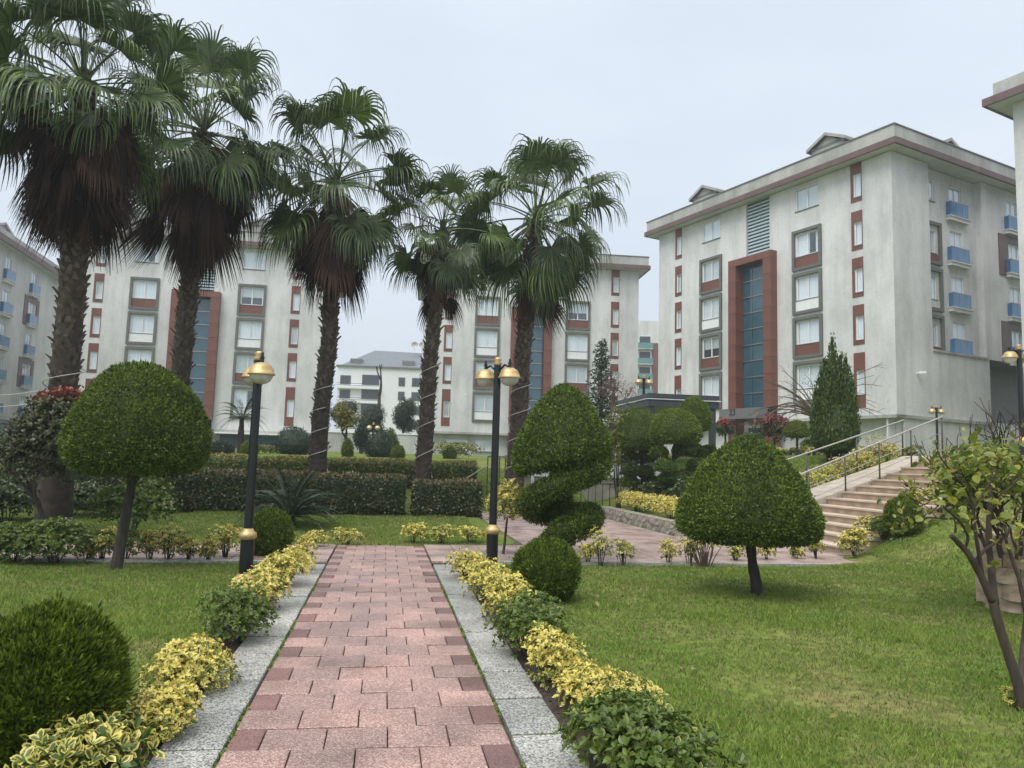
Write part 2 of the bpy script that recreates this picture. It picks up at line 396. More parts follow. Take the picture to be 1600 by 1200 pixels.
def leaves_mesh(name, P, Y, Nn, size, mat, kind='spray', tint=None, var=None, extra=None, aspect=1.0, r=rng):
    T, F, E = LEAF[kind]
    n = len(P); Y = unit(Y); X = unit(np.cross(Y, Nn)); Z = np.cross(X, Y)
    size = np.broadcast_to(size, (n,))
    V = P[:, None]+size[:, None, None]*(aspect*T[None, :, 0, None]*X[:, None]+T[None, :, 1, None]*Y[:, None]+T[None, :, 2, None]*Z[:, None])
    k = len(T)
    Fs = (np.arange(n)[:, None, None]*k+F[None]).reshape(-1, 3)
    tint = r.random(n) if tint is None else tint
    tv = np.repeat(tint, k)
    if kind == 'spray': tv = np.clip(tv+np.tile(E*.25-.1, n), 0, 1)
    vv = np.full(n*k, -1.) if var is None else (E[None]+var[:, None]-1).ravel()
    V = V.reshape(-1, 3)
    Fl = [Fs]
    if extra is not None:                       # (V, quads) of the inner growth
        eV, eF, eT = extra
        Fl.append(np.asarray(eF)+len(V)); V = np.concatenate([V, eV])
        tv = np.concatenate([tv, eT]); vv = np.concatenate([vv, np.full(len(eV), -1.)])
    return mesh_np(name, V, Fl, mat, {'tint': tv, 'var': vv})
def grid_sample(Gd, n, r=rng):
    """random points on a grid surface (nu,nv,3), area weighted, with outward normals"""
    a = Gd[:-1, :-1]; b = Gd[1:, :-1]; c = Gd[1:, 1:]; d = Gd[:-1, 1:]
    nn = np.cross(c-a, d-b); ar = np.linalg.norm(nn, axis=-1).ravel()
    idx = r.choice(len(ar), n, p=ar/ar.sum())
    u = r.random((n, 1)); v = r.random((n, 1))
    f = lambda q: q.reshape(-1, 3)[idx]
    P = f(a)*(1-u)*(1-v)+f(b)*u*(1-v)+f(c)*u*v+f(d)*(1-u)*v
    return P, unit(f(nn))
def lumps(P, amp, freq, seed):
    r = np.random.default_rng(seed); o = np.zeros(len(P))
    for i in range(5):
        k = r.normal(size=3)*freq*(1+.6*i); o += np.sin(P@k+r.random()*6.28)/(1+.5*i)
    return amp*o/2.2
def revolve(prof, nu=28, c=(0, 0, 0), sq=(1, 1)):
    prof = np.asarray(prof, float); th = np.linspace(0, 2*math.pi, nu+1)
    Gd = np.stack([prof[None, :, 0]*np.cos(th)[:, None]*sq[0], prof[None, :, 0]*np.sin(th)[:, None]*sq[1], np.repeat(prof[None, :, 1], nu+1, 0)], -1)
    return Gd+np.array(c)
def ell(rx, ry, rz, c=(0, 0, 0), n=12):
    t = np.linspace(-math.pi/2, math.pi/2, n)
    return revolve(np.stack([np.cos(t), np.sin(t)], 1), 20)*np.array([rx, ry, rz])+np.array(c)
def sweep(path, rad, n=14):
    path = np.asarray(path, float); rad = np.asarray(rad, float)
    T = unit(np.gradient(path, axis=0)); rf = np.array([0, 0, 1.]) if abs(T[:, 2]).mean() < .95 else np.array([1., 0, 0])
    A = unit(np.cross(T, rf)); B = np.cross(T, A)
    th = np.linspace(0, 2*math.pi, n)
    if rad.ndim == 1: rad = np.stack([rad, rad], 1)
    return path[:, None]-rad[:, 0, None, None]*A[:, None]*np.cos(th)[None, :, None]+rad[:, 1, None, None]*B[:, None]*np.sin(th)[None, :, None]
def clipped(name, grids, n, size, mat, parent, seed, lump=.03, freq=6., kind='spray', out=.6, up=.3, rnd=.8, depth=.06, core=.07, loc=None, aspect=1.0, tbias=.0):
    """clipped foliage: many small sprays over lumpy surfaces, dark inner growth just below"""
    r = np.random.default_rng(seed)
    area = [np.linalg.norm(np.cross(g[1:, 1:]-g[:-1, :-1], g[:-1, 1:]-g[1:, :-1]), axis=-1).sum() for g in grids]
    ns = np.maximum(1, (n*np.array(area)/sum(area))).astype(int)
    Ps, Ns = [], []
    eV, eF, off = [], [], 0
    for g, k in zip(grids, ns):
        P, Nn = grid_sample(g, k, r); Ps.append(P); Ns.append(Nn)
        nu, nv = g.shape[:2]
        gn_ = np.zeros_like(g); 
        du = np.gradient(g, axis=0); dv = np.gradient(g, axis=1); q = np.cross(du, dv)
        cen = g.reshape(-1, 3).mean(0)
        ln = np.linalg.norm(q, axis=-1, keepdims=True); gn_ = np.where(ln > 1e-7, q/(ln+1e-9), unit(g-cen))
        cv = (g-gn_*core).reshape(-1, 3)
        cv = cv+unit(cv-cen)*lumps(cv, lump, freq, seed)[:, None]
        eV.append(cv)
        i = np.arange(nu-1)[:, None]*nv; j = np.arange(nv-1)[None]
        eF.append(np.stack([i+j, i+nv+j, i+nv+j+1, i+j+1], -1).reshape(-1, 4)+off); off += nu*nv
    P = np.concatenate(Ps); Nn = np.concatenate(Ns)
    P = P+Nn*(lumps(P, lump, freq, seed)-depth*r.random(len(P))**1.5)[:, None]
    Y = Nn*out+np.array([0, 0, up])+r.normal(size=P.shape)*rnd*.6
    stray = r.random(len(P)) < .025; P[stray] += Nn[stray]*(size*1.1*r.random(stray.sum()))[:, None]; Y[stray] = Nn[stray]+np.array([0, 0, .5])
    tint = np.clip(.42+lumps(P, .16, freq*1.7, seed+5)+lumps(P, .16, freq*6, seed+6)+r.normal(size=len(P))*.24+tbias, 0, 1)
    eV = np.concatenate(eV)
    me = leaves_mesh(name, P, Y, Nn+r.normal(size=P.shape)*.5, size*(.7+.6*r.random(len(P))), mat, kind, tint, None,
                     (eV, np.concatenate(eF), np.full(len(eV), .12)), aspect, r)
    return ob(name, me, parent, loc)
def bush_mesh(name, rx, ry, h, n, size, mat, seed, yellow=.8, kind='leaf', lobes=7, base=.12, fill=.55, tb=0., line=False):
    """loose leafy shrub: leaves in whorls on lobed mounds, outer young leaves variegated"""
    r = np.random.default_rng(seed)
    nl = lobes; cs = []
    for i in range(nl):
        t = 2*math.pi*i/nl+r.random(); q = .55*math.sqrt(r.random()) if i else 0
        cs.append((rx*q*math.cos(t), ry*q*math.sin(t), h*(.5+.12*r.normal()), .62+.2*r.random()))
    cs = np.array(cs)
    if line: cs[:, 0] = rx*.15*r.normal(size=nl); cs[:, 1] = np.linspace(-ry+rx*.5, ry-rx*.5, nl); cs[:, 2] = h*.48; cs[:, 3] = .8+.1*r.random(nl)
    w = n//4+1                                   # whorls of about four leaves
    li = r.integers(0, nl, w)
    d = unit(r.normal(size=(w, 3))); d[:, 2] = np.where(d[:, 2] < -.5, -d[:, 2], d[:, 2])
    rr = fill+(1-fill)*r.random(w)**.6
    S = np.array([rx, rx if line else ry, h*.52])
    Pc = cs[li, :3]+d*S*cs[li, 3:4]*rr[:, None]
    Pc[:, 2] = np.clip(Pc[:, 2], h*base, None)
    ax = unit(d+np.array([0, 0, .7])+r.normal(size=d.shape)*.25)
    P, Y, Nn, tn, va = [], [], [], [], []
    outer = np.clip((rr-.62)/.3, 0, 1)*np.clip((Pc[:, 2]/h-.25)/.35, 0, 1)
    for j in range(4):
        t = j*math.pi/2+r.random(w)*1.0
        A = unit(np.cross(ax, np.array([.3, .5, .1]))); B = np.cross(ax, A)
        s = A*np.cos(t)[:, None]+B*np.sin(t)[:, None]
        P.append(Pc+s*size*.1+ax*(size*.15*(j % 2))[None] if False else Pc+s*size*.1)
        Y.append(s*.8+ax*(.35+.5*r.random((w, 1)))); Nn.append(ax-s*.4)
        tn.append(np.clip(.35+.35*outer+.25*r.normal(size=w)*.6+tb, 0, 1)); va.append(np.where(r.random(w) < .88, yellow*(.25+.85*outer)+.12*r.normal(size=w), -.2))
    me = leaves_mesh(name, np.concatenate(P), np.concatenate(Y), np.concatenate(Nn), size*(.7+.5*r.random(w*4)), mat, kind, np.concatenate(tn), np.concatenate(va), r=r)
    return me
def stems_mesh(name, r0, h, n, seed, mat, thick=.008, spread=.6):
    r = np.random.default_rng(seed); mb = MB()
    for i in range(n):
        t = r.random()*6.28; q = r0*math.sqrt(r.random())*spread
        p0 = np.array([.25*q*math.cos(t), .25*q*math.sin(t), -.03]); p2 = np.array([q*math.cos(t), q*math.sin(t), h*(.6+.3*r.random())])
        p1 = (p0+p2)/2+r.normal(size=3)*r0*.08
        mb.tube([p0, p1, p2], [thick, thick*.8, thick*.4], 5, False)
    return mb.mesh(name, mat, True)
def branchy(mb, tips, p, d, L, rad, lvl, r, spread=.6, n=3, upb=.15, shrink=.72, segs=4, wob=.12, minr=.003):
    pts = [p]; q = p.copy(); dd = d.copy()
    for i in range(segs):
        dd = dd+r.normal(size=3)*wob+np.array([0, 0, upb*.3]); dd = dd/np.linalg.norm(dd)
        q = q+dd*L/segs; pts.append(q)
    mb.tube(pts, np.linspace(rad, max(minr, rad*.62), len(pts)), 7 if rad > .02 else 5, False)
    if lvl == 0:
        tips.append((q, dd)); tips.append((pts[-2], dd)); return
    for i in range(n):
        t = r.random()*6.28; A = np.cross(dd, [.31, .2, .9]); A /= np.linalg.norm(A); B = np.cross(dd, A)
        nd = dd+spread*(A*math.cos(t+i*6.28/n)+B*math.sin(t+i*6.28/n))*(.7+.6*r.random()); nd[2] += upb; nd /= np.linalg.norm(nd)
        st = pts[-1] if i < 2 else pts[-2]
        branchy(mb, tips, np.array(st), nd, L*shrink*(.8+.4*r.random()), max(minr, rad*.6), lvl-1, r, spread, n, upb, shrink, segs, wob, minr)
def trunk_mesh(name, pts, rad, mat, n=12, rough=.06, seed=1):
    r = np.random.default_rng(seed)
    pts = np.asarray(pts, float); k = max(10, int(4*len(pts)))
    t = np.linspace(0, 1, k); tt = np.linspace(0, 1, len(pts))
    P = np.stack([np.interp(t, tt, pts[:, i]) for i in range(3)], 1)
    rd = np.interp(t, np.linspace(0, 1, len(rad)), rad)
    mb = MB().tube(P, rd, n)
    V = np.concatenate(mb.V); V += r.normal(size=V.shape)*rough*rd.mean()
    return mesh_np(name, V, [np.concatenate(f) for f in mb.F.values() if f], mat, None, True)

# ================================================================== THE GROUND
PHI = math.atan2(PA[1], PA[0])
xs = np.unique(np.concatenate([np.linspace(-600, -40, 22), np.linspace(-40, -15, 26), np.arange(-15, 19, .2), np.linspace(19, 45, 27), np.linspace(45, 600, 22)]))
ys = np.unique(np.concatenate([np.linspace(-80, 1.5, 12), np.arange(1.5, 34, .2), np.linspace(34, 90, 57), np.linspace(90, 900, 24)]))
GX, GY = np.meshgrid(xs, ys, indexing='ij')
GZ = H(GX.ravel(), GY.ravel()).reshape(GX.shape)
def sub_ground():
    a = GX*PA[0]+GY*PA[1]; b = GX*PB[0]+GY*PB[1]
    return np.where(((np.abs(a) < 1.0) & (b < 15)) | ((b > 12.45) & (b < 14.5) & (a > -10) & (a < 8.8)) | ((a > 3.3) & (a < 6.8) & (b > 12.4) & (b < 24.6)), -.06, 0)
V = np.stack([GX, GY, GZ+sub_ground()], -1).reshape(-1, 3)
i = np.arange(len(xs)-1)[:, None]*len(ys); j = np.arange(len(ys)-1)[None]
gm = mesh_np('ground', V, [np.stack([i+j, i+len(ys)+j, i+len(ys)+j+1, i+j+1], -1).reshape(-1, 4)], M['turf'], smooth=True)
tag(ob('ground', gm), kind='structure')

def paver_mesh(name, w, d, h, mat, bev=.006, seed=0):
    r = np.random.default_rng(seed)
    x, y = w/2, d/2
    o = [(-x, -y), (x, -y), (x, y), (-x, y)]; i_ = [(-x+bev, -y+bev), (x-bev, -y+bev), (x-bev, y-bev), (-x+bev, y-bev)]
    V = [(*p, -.02) for p in o]+[(*p, h-bev*.6) for p in o]+[(*p, h) for p in i_]
    q = []
    for k in range(4):
        n = (k+1) % 4; q += [(k, n, 4+n, 4+k), (4+k, 4+n, 8+n, 8+k)]
    q.append((8, 9, 10, 11))
    return mesh_np(name, V, [q], mat)
def flat(name, poly, z, mat):
    me = bpy.data.meshes.new(name); me.from_pydata([(x, y, z) for x, y in poly], [], [tuple(range(len(poly)))]); me.polygons.foreach_set('use_smooth', np.zeros(1, bool)); me.materials.append(mat)
    return me
def abp(a, b): p = ab(a, b); return (p[0], p[1])

path = ob('garden_path', flat('garden_path', [abp(-1.11, 2.4), abp(1.11, 2.4), abp(1.11, 11.9), abp(.79, 12.0), abp(.79, 14.75), abp(-.79, 14.75), abp(-.79, 12.0), abp(-1.11, 11.8)], .006, M['bed']))
tag(path, kind='structure')
PW, PD = .3455, .3375
pav = [paver_mesh('paver', PW-.008, PD-.008, .03, M['paver'], seed=s) for s in range(3)]
pavh = paver_mesh('paver', PW/2-.008, PD-.008, .031, M['paver_dark'])
a0 = -.777; row = 0; b = 2.6
while b < 14.6:
    if row % 2 == 0: cells = [(a0+PW/4, 1)]+[(a0+PW/2+PW*(k+.5), 0) for k in range(4)]
    else: cells = [(a0+PW*(k+.5), 0) for k in range(4)]+[(a0+PW*4.25, 1)]
    for a, half in cells:
        o = ob('paver', pavh if half else pav[random.randrange(3)], path)
        p = ab(a, b); o.location = (p[0], p[1], random.uniform(-.006, .004)); o.rotation_euler = (random.uniform(-.011, .011), random.uniform(-.011, .011), PHI+random.uniform(-.006, .006))
    b += PD; row += 1
ks = paver_mesh('kerb_slab', .322, .648, .045, M['granite'], .008)
for s in (-1, 1):
    b = 2.8+(.1 if s > 0 else 0)
    while b < (11.6 if s < 0 else 11.8):
        p = ab(s*.955+.003, b); o = ob('kerb_slab', ks, path, (p[0], p[1], random.uniform(-.006, .004)))
        o.rotation_euler = (random.uniform(-.012, .012), random.uniform(-.012, .012), PHI+random.uniform(-.008, .008)); b += .667

def pave_area(name, polys, size, mat, skip=None):
    root = ob(name, flat(name, polys[0], .004, M['bed'])); tag(root, kind='structure')
    return root
wl = ob('pavement', flat('pavement', [abp(-11, 12.15), abp(-.8, 12.05), abp(-.8, 14.7), abp(-11, 14.5)], .003, M['bed'])); tag(wl, kind='structure')
S = .49
pm = paver_mesh('paver', S-.01, S-.01, .03, M['walk'], .005)
for k in range(20):
    for l in range(5):
        a = -.8-S*(k+.5); b = 12.3+S*(l+.5)
        p = ab(a, b); o = ob('paver', pm, wl, (p[0], p[1], random.uniform(-.003, .003))); o.rotation_euler = (0, 0, PHI+random.uniform(-.005, .005))
wr = ob('walkway', flat('walkway', [abp(.8, 12.25), abp(8.75, 12.5), abp(8.75, 13.9), abp(9.2, 13.97), abp(9.2, 17.4), abp(6.9, 17.45), abp(6.9, 25), abp(3.0, 25), abp(2.7, 16), abp(2.2, 14.9), abp(.8, 14.7)], .0025, M['bed'])); tag(wr, kind='structure')
for k in range(17):
    for l in range(26):
        a = .8+S*(k+.5); b = 12.4+S*(l+.5)
        if (l > 4 and a < 2.9) or (l > 9 and (a > 6.75)) or (a > 8.55 and b < 13.8) or a > 8.9: continue
        p = ab(a, b); o = ob('paver', pm, wr, (p[0], p[1], random.uniform(-.003, .003))); o.rotation_euler = (0, 0, PHI+random.uniform(-.005, .005))
# edging strips of pale stone along the lawns
mb = MB()
for a0_, a1_, b0_ in ((-11, -1.15, 12.2), (1.15, 8.7, 12.33)):
    mb.prism([abp(a0_, b0_-.06), abp(a1_, b0_-.06), abp(a1_, b0_+.06), abp(a0_, b0_+.06)], -.02, .045)
tag(mb.build('kerb', M['granite']), kind='structure')
# soil under the shrubs by the path
for s, a0_, a1_ in ((-1, -1.55, -1.12), (1, 1.12, 1.55)):
    n = 50; bb = np.linspace(2.6, 11.7, n); r = np.random.default_rng(3+s)
    outer = (a1_ if s > 0 else a0_)+r.normal(size=n)*.07
    A = np.stack([ab(s*1.115, b_, .012) for b_ in bb]); B = np.stack([ab(o_, b_, 0) for o_, b_ in zip(outer, bb)])
    Mi = (A+B)/2; Mi[:, 2] = .045+r.random(n)*.02; B[:, 2] = H(B[:, 0], B[:, 1])-.02
    V = np.concatenate([A, Mi, B]); k = np.arange(n-1)
    q = np.concatenate([np.stack([k, k+1, k+1+n, k+n], 1), np.stack([k+n, k+1+n, k+1+2*n, k+2*n], 1)])
    tag(ob('soil', mesh_np('soil', V, [q], M['soil'])), kind='structure')

# ------------------------------------------------------------------ stairs and ramp on the right
st = empty('stairs', ab(8.9, 13.95), PHI); st['kind'] = 'structure'
NS, TR, RS, SW = 13, .408, .1625, 3.85
bl = MB().box(0, TR+.02, 0, SW, -.4, RS-.035).mesh('step', M['riser'])
tr = MB().box(-.03, TR+.02, -.02, SW+.01, RS-.035, RS).mesh('tread', M['wood'])
for k in range(NS):
    o = ob('step', bl, st, (k*TR, 0, k*RS)); ob('tread', tr, o)
land = MB().box(NS*TR, NS*TR+4, 0, SW, 1.2, NS*RS-.001).build('landing', M['ramp'], st)
rm = empty('ramp', ab(8.9, 17.86), PHI); rm['kind'] = 'structure'
n = 18; L = NS*TR; zr = lambda x: .30+(NS*RS-.30)*x/L
ds = L/n
for k in range(n):
    x0, x1 = k*ds, (k+1)*ds-.012
    V = [(x0, 0, -.3), (x1, 0, -.3), (x1, 1.5, -.3), (x0, 1.5, -.3), (x0, 0, zr(x0)), (x1, 0, zr(x1)), (x1, 1.5, zr(x1)), (x0, 1.5, zr(x0))]
    me = mesh_np('paving_strip', V, [[(4, 5, 6, 7), (0, 1, 5, 4), (1, 2, 6, 5), (2, 3, 7, 6), (3, 0, 4, 7)]], M['ramp'])
    ob('paving_strip', me, rm)
def handrail(a_list, b_, zf, label, h=.9, bars=2, group='steel handrails of the stairs'):
    p0 = ab(a_list[0], b_, zf(a_list[0])); root = empty('handrail', p0, 0, label, 'handrail', group)
    pts = [ab(a, b_, zf(a))-p0 for a in a_list]
    for p in pts:
        MB().tube([p+[0, 0, -.1], p+[0, 0, h]], .022, 8).build('post', M['darksteel'], root, True)
    ext = [pts[0]-(pts[1]-pts[0])*.25]+pts+[pts[-1]+(pts[-1]-pts[-2])*.05]
    MB().tube([p+np.array([0, 0, h+.03]) for p in ext], .022, 10).build('top_rail', M['steel'], root, True)
    for k in range(bars):
        MB().tube([p+np.array([0, 0, h*(k+1)/(bars+1)*.92]) for p in ext[:-1]], .009, 6).build('rod', M['steel'], root, True)
    return root
sz = lambda a: RS*NS*np.clip((a-8.9)/(NS*TR), 0, 1)+.02
handrail([9.5, 10.45, 11.45, 12.4, 13.3, 14.2], 17.83, sz, 'steel handrail with two rods between the beige steps and the ramp', .95)
handrail([9.6, 11.3, 12.8, 14.2], 19.38, lambda a: zr(np.clip(a-8.9, 0, L)), 'steel handrail along the hedge side of the paved ramp', .95, 1)
# planter wall of rough stones
pw = empty('planter_wall', ab(6.85, 17.45), PHI, 'low rough stone planter wall curving along the pink walkway', 'wall')
def rough_block(name, w, d, h, mat, seed, amp=.018, nx=4):
    r = np.random.default_rng(seed)
    bm = MB(); 
    X = np.linspace(0, w, nx+1); Z = np.linspace(0, h, 3)
    front = np.array([[(x, -amp*2*r.random()*(0 < x < w) , z) for z in Z] for x in X])
    back = front.copy(); back[:, :, 1] = d
    V = np.concatenate([front.reshape(-1, 3), back.reshape(-1, 3)]); k = len(X)*3; q = []
    for a in range(nx):
        for z in range(2):
            i0 = a*3+z; q.append((i0, i0+3, i0+4, i0+1))
        q.append((a*3+2, a*3+5, k+a*3+5, k+a*3+2))
    q += [(0, 1, k+1, k), (1, 2, k+2, k+1), (nx*3, k+nx*3, k+nx*3+1, nx*3+1), (nx*3+1, k+nx*3+1, k+nx*3+2, nx*3+2)]
    return mesh_np(name, V, [q], mat)
blocks = [rough_block('stone', .5, .3, .16, M['planter'], s) for s in range(4)]
for c in range(2):
    for k in range(13):        # along the walkway, facing -a
        o = ob('stone', blocks[(k*3+c) % 4], pw, (random.uniform(-.012, .008), 6.4-.505*k+(.25 if c else 0)-.1, c*.165)); o.rotation_euler = (0, 0, -math.pi/2)
    for k in range(4):         # turning towards the stairs
        o = ob('stone', blocks[(k+c) % 4], pw, (.04+.505*k+(.2 if c else 0), -.12+random.uniform(-.008, .008)+.03*k, c*.165))
# big rough retaining wall on the right, with the raised bed behind it
WC = np.array([5.93, 9.72]); WD = np.array([.50, -.866]); WD /= np.linalg.norm(WD); WN = np.array([WD[1], -WD[0]])
sw = empty('stone_wall', (WC[0], WC[1], -.06), math.atan2(WD[1], WD[0]), 'beige rough stone retaining wall at right behind the leafy young tree', 'wall')
bs = [rough_block('stone', .42, .25, .185, M['stone'], 40+s, .035) for s in range(5)]
for c in range(5):
    for k in range(10):
        x0 = .43*k-(.21 if c % 2 else 0)
        if x0 < -.01:
            o = ob('stone', bs[c % 5], sw, (0, random.uniform(-.02, .02), c*.19)); o.scale.x = .5
        else: ob('stone', bs[(k*2+c) % 5], sw, (x0, random.uniform(-.02, .02), c*.19))
    o = ob('stone', bs[(c+2) % 5], sw, (.0, .26, c*.19)); o.rotation_euler = (0, 0, math.pi/2); o.scale.x = 3
q0 = WC+np.array([.10, -.02]); side = np.array([.866, .5])
poly = [q0, q0+WD*5, q0+WD*5+side*4, q0+side*4]
rb = MB().prism([tuple(p) for p in poly], -.1, .80).build('raised_bed', M['soil']); tag(rb, kind='structure')

# ================================================================== BUILDINGS
class Sheet:
    """a facade plane with rectangular openings and reveals; x along, z up, y outward negative"""
    @staticmethod
    def make(name, x0, x1, z0, z1, holes, mat, reveal=.22, y=0.0):
        X = sorted({x0, x1, *[h[0] for h in holes], *[h[1] for h in holes]}); Z = sorted({z0, z1, *[h[2] for h in holes], *[h[3] for h in holes]})
        mb = MB()
        for a, b in zip(X, X[1:]):
            for c, d in zip(Z, Z[1:]):
                mx_, mz = (a+b)/2, (c+d)/2
                if any(h[0] < mx_ < h[1] and h[2] < mz < h[3] for h in holes): continue
                mb.quad((a, y, c), (b, y, c), (b, y, d), (a, y, d))
        for h in holes:
            a, b, c, d = h[:4]; r = y+reveal
            mb.quad((a, y, c), (a, y, d), (a, r, d), (a, r, c)); mb.quad((b, y, c), (b, r, c), (b, r, d), (b, y, d))
            mb.quad((a, y, d), (b, y, d), (b, r, d), (a, r, d)); mb.quad((a, y, c), (a, r, c), (b, r, c), (b, y, c))
        return mb.mesh(name, mat)
def window_proto(w, h, sashes, curt, seed):
    """a window part at origin (lower left, y=0 at the wall face): white frame > panes, curtain, room"""
    r = random.Random(seed); d = .12; t = .07
    mb = MB().box(0, w, d-.07, d, 0, t).box(0, w, d-.07, d, h-t, h).box(0, t, d-.068, d-.002, t, h-t).box(w-t, w, d-.068, d-.002, t, h-t)
    for k in range(1, sashes): x = w*k/sashes; mb.box(x-t*.6, x+t*.6, d-.066, d-.004, t, h-t)
    f = bpy.data.objects.new('window', mb.mesh('window', M['white']))
    COL.objects.link(f)
    for k in range(sashes):
        a = w*k/sashes+t*.6; b = w*(k+1)/sashes-t*.6
        o = ob('pane', MB().box(a, b, d-.04, d-.03, t, h-t).mesh('pane', M['glass']), f)
    if curt in (4, 5):                            # slatted blind, fully or half down
        zb = .03 if curt == 4 else h*.45
        mbb = MB(); ns_ = int((h-zb)/.09)
        for q in range(ns_): z = h-.05-q*.09; mbb.add([(.02, d+.05, z), (w-.02, d+.05, z), (w-.02, d+.075, z-.085), (.02, d+.075, z-.085)], [[(0, 1, 2, 3)]])
        ob('blind', mbb.mesh('blind', M['curtain']), f)
    elif curt:
        n = 40; X = np.linspace(.02, w-.02, n); Y = d+.035+.02*np.sin(X*38+seed)+.012*np.sin(X*71)
        keep = np.ones(n-1, bool)
        if curt == 2: keep[int(n*.55):int(n*.8)] = False
        if curt == 3: keep[:n//2] = False
        V = np.concatenate([np.stack([X, Y, np.full(n, .03)], 1), np.stack([X, Y, np.full(n, h-.03)], 1)]); k = np.arange(n-1)[keep]
        ob('curtain', mesh_np('curtain', V, [np.stack([k, k+1, k+1+n, k+n], 1)], M['curtain'], smooth=True), f)
    ob('sill', MB().box(-.05, w+.05, -.06, d-.07, -.05, 0).mesh('sill', M['greyframe']), f)
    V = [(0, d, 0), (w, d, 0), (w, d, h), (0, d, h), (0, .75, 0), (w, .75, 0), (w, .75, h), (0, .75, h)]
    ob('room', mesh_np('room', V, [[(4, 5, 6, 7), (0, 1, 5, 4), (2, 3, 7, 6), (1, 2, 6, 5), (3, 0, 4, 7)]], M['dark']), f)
    return f
def put(proto, parent, x, y, z, rz=0.0):
    c = copy_tree(proto, parent); c.location = (x, y, z); c.rotation_euler = (0, 0, rz); return c
protos = {}
for k in range(6):
    protos['wide', k] = window_proto(1.85, 1.55, 2, (1, 1, 4, 2, 1, 5)[k], k)
    protos['slim', k] = window_proto(.55, 1.5, 1, (1, 4, 1, 1, 1, 4)[k], k+10)
    protos['door', k] = window_proto(1.35, 2.1, 2, (1, 2, 4, 1, 1, 1)[k], k+20)
    protos['side', k] = window_proto(.95, 1.45, 2, (1, 2, 4, 1, 1, 1)[k], k+30)

def ring(mb, x0, x1, z0, z1, w, y0, y1):
    mb.box(x0, x1, y0, y1, z0, z0+w).box(x0, x1, y0, y1, z1-w, z1).box(x0, x0+w, y0+.002, y1-.002, z0+w, z1-w).box(x1-w, x1, y0+.002, y1-.002, z0+w, z1-w)
    return mb
def balcony(root, x, z, w, turn=None):
    """French balcony: slab, glass panels and rail"""
    b = MB().box(-.06, w+.06, -.30, 0, -.28, -.06).box(-.12, w+.12, -.36, 0, -.06, 0).build('balcony', M['plaster'], root)
    k = 3
    for q in range(k): MB().box(w*q/k+.01, w*(q+1)/k-.01, -.29, -.275, .06, .93).build('glass_panel', M['balcony'], b)
    for x_ in (0, w-.015): MB().box(x_, x_+.015, -.27, -.0, .06, .93).build('glass_return', M['balcony'], b)
    for z_ in (.02, .935): MB().box(-.02, w+.02, -.305, -.262, z_, z_+.035).build('rail', M['steel'], b)
    b.location = (x, 0, z); return b
def dormer(root, x, y, z, w=2.6, face=0.0):
    d = empty('dormer', (x, y, z), face); d.parent = root
    h = 1.75
    MB().prism([(-w/2, 0), (w/2, 0), (w/2, 3), (-w/2, 3)], -.6, h).build('cheek', M['parapet'], d)
    V = [(-w/2-.25, -.25, h), (0, -.25, h+.75), (w/2+.25, -.25, h), (-w/2-.25, 3, h), (0, 3, h+.75), (w/2+.25, 3, h)]
    V2 = [(a, b, c-.22) for a, b, c in V]
    q = [(0, 1, 4, 3), (1, 2, 5, 4), (0, 6, 7, 1), (1, 7, 8, 2), (0, 3, 9, 6), (2, 8, 11, 5)]
    ob('roof', mesh_np('roof', V+V2, [q], M['parapet']), d)
    ob('gable', mesh_np('gable', [(-w/2, .0, h-.22), (w/2, .0, h-.22), (0, .0, h+.53)], [np.array([(0, 1, 2)])], M['parapet']), d)
    f = MB(); ring(f, -.7, .7, .1, .85, .07, -.05, .02); o = f.build('window', M['white'], d)
    MB().box(-.63, .63, -.02, -.01, .17, .78).build('pane', M['glass'], o)
    return d
